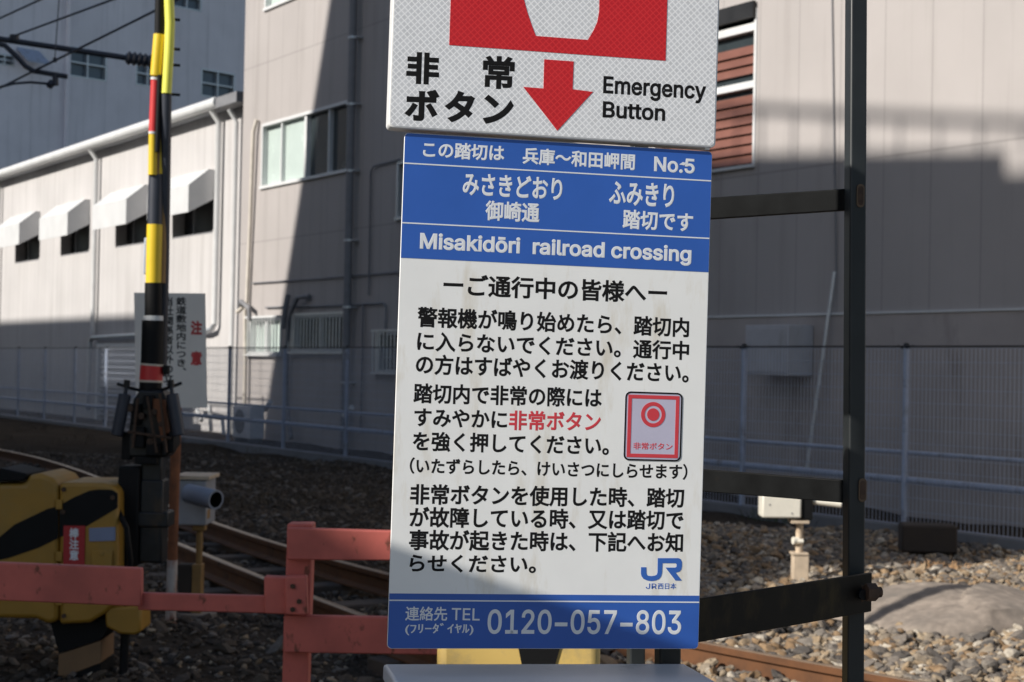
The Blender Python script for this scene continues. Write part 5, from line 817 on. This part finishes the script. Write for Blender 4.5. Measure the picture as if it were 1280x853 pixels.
ring(m, sq(o1), sq(o2), -.0006, .0003); cc = on2(359, 298); R1 = np.linalg.norm(on2(359, 176) - cc); ring(m, circ(cc, R1), circ(cc, R1 * .70), -.0006, .0003); slab(m, circ(cc, R1 * .5), -.0006, .0003); m.build('red_symbol', m_signred, pic)
lines('red_caption', m_signred, pz, [('非常ボタン', 165, 634, 545, 642, 64)], .012, -.0003, pic)
# railway logo
lz = zoomed(780, 685, 12.8)
J = [(272, 310), (356, 310), (358, 400), (366, 432), (392, 448), (440, 452), (490, 446), (524, 430), (536, 392), (540, 165), (870, 165), (905, 180), (926, 225), (926, 290), (916, 345), (888, 380), (826, 398), (924, 524), (824, 524), (664, 316), (820, 316), (840, 304), (842, 262), (822, 246), (616, 246), (608, 400), (594, 455), (560, 500), (500, 524), (440, 532), (370, 522), (310, 496), (280, 455), (270, 410)]
m = MB(); slab(m, [on(*lz(*p)) for p in J], -.0003, .0003); m.build('logo', mat('logo_blue', (.035, .13, .47), .4, var=.05, bump=0), LS)
lines('logo_caption', m_signblue, lz, [('JR', 348, 655, 520, 658, 86, 'L', .006), ('西日本', 538, 660, 834, 662, 92)], .006, 0.0)
m = MB(); q = on(884, 186.5); m.box(q[0] - .003, -.001, q[1] - .001, q[0] + .003, .004, q[1] + .0028); q2_ = on(854, 203); slab(m, [on(849, 206), on(853.5, 202.8), on(858, 204), on(855, 207)], -.0006, .0003); m.build('chipped_paint', m_signtext, LS)

# ---------------- upper emergency sign
def reflective(name, base, line, k=.0084, f2=.35):
    m = bpy.data.materials.new(name); t = NT(m); tc = t.node('ShaderNodeTexCoord').outputs['Object']; sep = t.node('ShaderNodeSeparateXYZ'); t.link(tc, sep.inputs[0]); x, z = sep.outputs[0], sep.outputs[2]
    a = t.math('PINGPONG', t.math('ADD', x, z), k / 2 * 1.0); b = t.math('PINGPONG', t.math('SUBTRACT', x, z), k / 2)
    l = t.math('LESS_THAN', t.math('MINIMUM', a, b), k * .075)
    nz = t.noise(tc, 55, 3); d1 = t.math('FLOOR', t.math('DIVIDE', t.math('ADD', x, z), k)); d2 = t.math('FLOOR', t.math('DIVIDE', t.math('SUBTRACT', x, z), k))
    par = t.math('PINGPONG', t.math('ADD', d1, d2), 1.0)
    wn = t.node('ShaderNodeTexWhiteNoise', noise_dimensions='2D'); cb = t.node('ShaderNodeCombineXYZ'); t.link(d1, cb.inputs[0]); t.link(d2, cb.inputs[1]); t.link(cb.outputs[0], wn.inputs['Vector'])
    cell = t.mix(t.math('MULTIPLY', wn.outputs[0], .35), base, tuple(v * (1 - f2) for v in base)); cell = t.mix(t.math('MULTIPLY', t.ramp(t.math('MINIMUM', a, b), k * .10, k * .4), .35), cell, tuple(v * .55 for v in base))
    cell = t.mix(t.math('MULTIPLY', t.ramp(nz, .3, .7), .2), cell, line); c = t.mix(l, cell, line); t.link(c, t.p.inputs['Base Color']); t.p.inputs['Roughness'].default_value = .32
    t.p.inputs['Coat Weight'].default_value = .3; t.p.inputs['Coat Roughness'].default_value = .1; return m
m_reflect = reflective('reflective_sheet', (.70, .71, .73), (.90, .90, .90)); m_reflred = reflective('reflective_red', (.58, .006, .010), (.66, .025, .025), f2=.15)
m_casing = mat('sign_casing', (.76, .76, .75), .35, var=.03, bump=.02)
UCN = SCN + SNRM * .006
on = lambda x, y: on_sign(x, y, UCN)
US = sign_thing('emergency_button_sign', 'white reflective sign with a red panel and a red arrow pointing down', 'sign', UCN)
ul = (on(486.3, 160.8)[0] + on(490.5, 1)[0]) / 2; ur = (on(894.6, 182)[0] + on(899.3, 5)[0]) / 2; zb = (on(486.3, 161)[1] + on(894.6, 183.2)[1]) / 2; zt = zb + (ur - ul) * 1.05
m = MB(); slab(m, rrect(ul, zb, ur, zt, .006), 0, .030); m.build('casing', m_casing, US, bevel=.0012)
i_ = .0022; m = MB(); slab(m, rrect(ul + i_, zb + i_, ur - i_, zt - i_, .005), -.0004, .0004); m.build('reflective_face', m_reflect, US)
rb = on(*z1(248, 175)); rr = on(*z1(1072, 230)); rz = (rb[1] + rr[1]) / 2; rx0, rx1 = rb[0], rr[0]; rtop = rz + (rx1 - rx0) * .98
hole = [on(*z1(*p)) for p in ((533, 0), (545, 45), (560, 90), (578, 138))]; hole2 = [on(*z1(*p)) for p in ((776, 153), (797, 118), (812, 85), (819, 45), (820, 0))]
sx = hole[0][0]; ex = hole2[-1][0]; tz = hole[0][1]
inner = hole + hole2 + [(ex + .002, tz + .03), (ex + .001, tz + .075), (ex - .012, tz + .10), (ex - .035, tz + .105), (sx + .01, tz + .10), (sx - .015, tz + .07), (sx - .018, tz + .03)]
m = MB()
ps = [(rx0, rz), (rx1, rz), (rx1, rtop), (rx0, rtop)]
# red panel with a pale cut-out: left, right, top and bottom pieces butted along the cut-out
bl, br = inner[3], inner[4]
slab(m, [(rx0, rz), (rx1, rz), (rx1, br[1]), (br[0], br[1]), (bl[0], bl[1]), (rx0, bl[1])], -.0008, .0004)
slab(m, [(rx0, bl[1]), bl, hole[2], hole[1], hole[0], inner[-1], inner[-2], inner[-3], (rx0, inner[-3][1])], -.0008, .0004)
slab(m, [br, (rx1, br[1]), (rx1, inner[11][1]), inner[11], inner[10], inner[9], hole2[4], hole2[3], hole2[2], hole2[1]], -.0008, .0004)
tzz = inner[-3][1]; slab(m, [(rx0, tzz), inner[-3], inner[12], inner[11], (rx1, inner[11][1]), (rx1, rtop), (rx0, rtop)], -.0008, .0004)
m.build('red_panel', m_reflred, US)
m = MB(); slab(m, [on(*z1(*p)) for p in ((610, 227), (722, 235), (718, 341), (796, 351), (660, 499), (530, 332), (607, 338))], -.0008, .0004); m.build('red_arrow', m_reflred, US)
m = MB()
for s, x0, y0, x1, y1, h, bo, lat in (('非', 83, 319, 208, 325, 122, .040, 0), ('常', 374, 337, 495, 343, 126, .034, 0), ('ボ', 76, 460, 208, 464, 122, .046, 0), ('タ', 228, 466, 344, 470, 122, .046, 0), ('ン', 374, 472, 492, 476, 112, .046, 0), ('Emergency', 834, 356, 1226, 380, 66, .022, 1), ('Button', 832, 448, 1070, 462, 62, .022, 1)):
    a, b = on(*z1(x0, y0)), on(*z1(x1, y1)); put_text(m, s, a, b, np.linalg.norm(on(*z1(x0, y0 - h)) - a), -.0004, bo, bool(lat), 'ink')
m.build('lettering', m_signink, US)
m = MB(); m.box(ul + .06, .0302, zb + .05, ul + .10, .09, zt - .05); m.box(ur - .10, .0302, zb + .05, ur - .06, .09, zt - .05); m.build('mounting_bracket', m_black, US)
m = MB(); m.box(-.12, .0152, -.28, -.08, .09, .28); m.box(.08, .0152, -.28, .12, .09, .28); m.build('mounting_bracket', m_black, LS)

# ---------------- button box below the signs
ZTOP = at_depth(660, 836, 2.13)[2]
bl_, br_ = at_depth(478.5, 837.5, 2.13), at_depth(857, 834, 2.13 + .385 * .193)
BC = (bl_ + br_) / 2
BBX = sign_thing('emergency_button_box', 'light grey metal box whose flat lid shows below the blue and white sign', 'button box', np.array([BC[0], BC[1], ZTOP]))
BBX['category'] = 'control box'; w2 = np.linalg.norm((br_ - bl_)[:2]) / 2
m = MB(); m.box(-w2 + .006, -.176, -.40, w2 - .006, -.004, -.022); cs = m.build('casing', m_lidgrey, BBX, bevel=.006)
m = MB(); m.box(-w2, -.186, -.022, w2, 0, 0); m.build('lid', m_lidgrey, BBX, bevel=.004)
m = MB(); m.tube([(0, -.177, -.2), (0, -.186, -.2)], .06, 28); m.mi = 1; m.tube([(0, -.186, -.2), (0, -.20, -.2)], .045, 28); m.build('push_button', [m_white, m_redband], cs)
m = MB(); m.box(-.03, -.14, -ZTOP, .03, -.08, -.40); m.build('stand', m_black, BBX)

# ---------------- writing on the notice board and the gate label
class _Flat: pass
def put_vertical(m, s, px, py0, py1, w_px, Y, bold):
    n = len(s)
    for i, ch in enumerate(s):
        if ch == '　': continue
        y0 = py0 + (py1 - py0) * i / n; y1 = py0 + (py1 - py0) * (i + .90) / n
        v, f = text_geo(ch, bold, False); lo, hi = kanji_box(bold); x0, x1 = 0.0, 1.0
        a = at_depth(px - w_px / 2, (y0 + y1) / 2, Y); b = at_depth(px + w_px / 2, (y0 + y1) / 2, Y); zc = at_depth(px, y1, Y)[2]; zt_ = at_depth(px, y0, Y)[2]
        k = len(m.v); u = v[:, 0]; dx = .62 if ch in '、' else 0
        X = a[0] + (u + dx) * (b[0] - a[0]); Z = zc + ((v[:, 1] + (.6 if ch == '、' else 0)) - lo) / (hi - lo) * (zt_ - zc)
        m.v += list(zip(X.tolist(), (Y - (v[:, 2] + bold) / (2 * bold) * .0006).tolist(), Z.tolist()))
        for q in f: m.face([k + i_ for i_ in q])
m_ink2 = mat('board_ink', (.03, .03, .03), .6, bump=0); m_red2 = mat('board_red', (.50, .05, .05), .6, bump=0)
m = MB(); put_vertical(m, '鉄道敷地内につき、', 226.5, 372, 471, 13, NBY2 - .0005, .03); m.build('lettering', m_ink2, bd); m = MB(); put_vertical(m, '当社関係者以外の立入', 210.5, 372, 492, 13, NBY2 - .0005, .03); m.build('lettering', m_ink2, bd)
m = MB(); put_vertical(m, '注', 245.5, 402, 421, 14, NBY2 - .0005, .05); m.build('red_lettering', m_red2, bd); m = MB(); put_vertical(m, '意', 245.5, 440, 459, 14, NBY2 - .0005, .05); m.build('red_lettering', m_red2, bd)
m = MB(); put_vertical(m, '棒注意', 92.5, 661, 702, 12, GY - .0065, .03); m.build('lettering', m_signtext, wl)

# ================================================================== buildings across the street, behind the viewer (they cast the shade)
KZ = (SUN[2]) / (SUN @ WN)
def street(u, z, L): p = -PERP * WN + u * -WD + np.array([0, 0, z]); return p + SUN * (L / (SUN @ WN))
HS = np.array([SUN[0], SUN[1], 0]); HS /= np.linalg.norm(HS)
def street_building(name, label, tops, depth, mt, windows=()):
    """tops: list of (u, z seen on the facade in shadow, distance from the facade); the front wall stands below them and the body runs back along the sun's bearing"""
    P = [street(*t_) for t_ in tops]; c = P[0] * np.array([1, 1, 0]); r = thing(name, label, 'building', c)
    m = MB(); fr_ = [p * np.array([1, 1, 0]) - np.array([0, 0, .3]) for p in P]; bk = [p + HS * depth for p in fr_]; tb = [p + HS * depth for p in P]; n = len(P)
    i0 = m.add(fr_); i1 = m.add(P); i2 = m.add(tb); i3 = m.add(bk)
    for k in range(n - 1): m.face((i0 + k, i0 + k + 1, i1 + k + 1, i1 + k)); m.face((i1 + k, i1 + k + 1, i2 + k + 1, i2 + k)); m.face((i2 + k, i2 + k + 1, i3 + k + 1, i3 + k))
    for e in (0, n - 1): m.face((i0 + e, i1 + e, i2 + e, i3 + e))
    m.build('wall', mt, r)
    return r, P
r, P = street_building('low_block', 'flat roofed warehouse across the street', [(-80, 2.88, 24), (-35.0, 2.88, 24)], 8, m_wall_street)
r, P = street_building('apartment_block', 'tall rendered apartment block across the street with one slanting end wall', [(-30.9, -2, 24), (-30.07, .83, 24), (-27.65, 8.33, 24), (-26.6, 11.5, 24), (-26.3, 12, 24), (-19.6, 12, 24), (-19.5, 5, 24)], 8, m_wall_street)
r, P = street_building('added_shade_block', 'unseen low block added between the warehouse and the apartment block to cast shade', [(-35.1, .05, 24), (-30.85, .05, 24)], 8, m_wall_street)  # added block, keeps sun through the gap off the ground by the fence
r, P = street_building('office_block', 'mid height office block across the street with a railed roof terrace', [(-19.7, 4.60, 23.3), (-11.6, 3.88, 24.6)], 8, m_wall_street)
a, b = P; m = MB()
for h_, r_ in ((.60, .055),): m.tube([a + np.array([0, 0, .85]), b + np.array([0, 0, .27]), b + (b - a) * .3 + np.array([0, 0, .06])], r_, 8)
m.build('roof_rail', m_greypipe, r)
for k in range(18): q = a + (b - a) * (k + .4) / 14; m = MB(); m.tube([q - np.array([0, 0, .1]), q + np.array([0, 0, .82 - .55 * (k + .4) / 14])], .022, 6); m.build('rail_post', m_greypipe, r)
r, P = street_building('annex_block', 'stepped annex beside the office block across the street', [(-11.9, 3.66, 24.9), (-9.3, 3.5, 24.9)], 6, m_wall_street)
r, P = street_building('gabled_house', 'low house with sloping roof across the street', [(-9.48, -1.2, 24), (-9.05, -1.9, 24), (-8.9, -2.85, 24), (-8.3, -3.4, 24), (-6.7, -4.66, 24), (-5, -5.13, 24), (-3.9, -5.43, 24), (-2.2, -5.86, 24), (-2.1, -9.5, 24)], 8, m_wall_street)

# ================================================================== unseen cabinet, added left of the viewer to shade the notice sign's foot
def sign_pt(x, y): q = on_sign(x, y, SCN); return SCN + SA * q[0] + SB * q[1]
ka = 1.5; A_ = sign_pt(484, 676); B_ = sign_pt(860, 806); ZC = (A_ + SUN * ka)[2]; kb = (ZC - B_[2]) / SUN[2]
A_ = A_ + SUN * ka; B_ = B_ + SUN * kb; ed = (B_ - A_) / np.linalg.norm(B_ - A_); bk = np.array([ed[1], -ed[0], 0]); bk = bk if bk @ SUN > 0 else -bk
A_ = A_ - ed * .55; B_ = B_ + ed * .12
sc_ = thing('added_shade_cabinet', 'grey steel cabinet added out of view left of the signs to cast shade', 'cabinet', (A_ + B_) / 2 * np.array([1, 1, 0]))
m = MB(); z_ = np.array([0, 0, 1.0]); fl = lambda p: np.array([p[0], p[1], .12]); m.prism([fl(A_), fl(B_), B_, A_], bk * .35); m.build('casing', m_greybox, sc_, bevel=.004)
m = MB(); m.prism([p * np.array([1, 1, 0]) for p in (A_, B_, B_ + bk * .35, A_ + bk * .35)], (0, 0, .12)); m.build('base', m_concrete, sc_)
m = MB(); a_ = A_ + ed * .05; b_2 = B_ - ed * .05; m.prism([fl(a_) + z_ * .05, fl(b_2) + z_ * .05, b_2 - z_ * .06, a_ - z_ * .06], -bk * .012); m.build('door', m_greybox, sc_, bevel=.003)
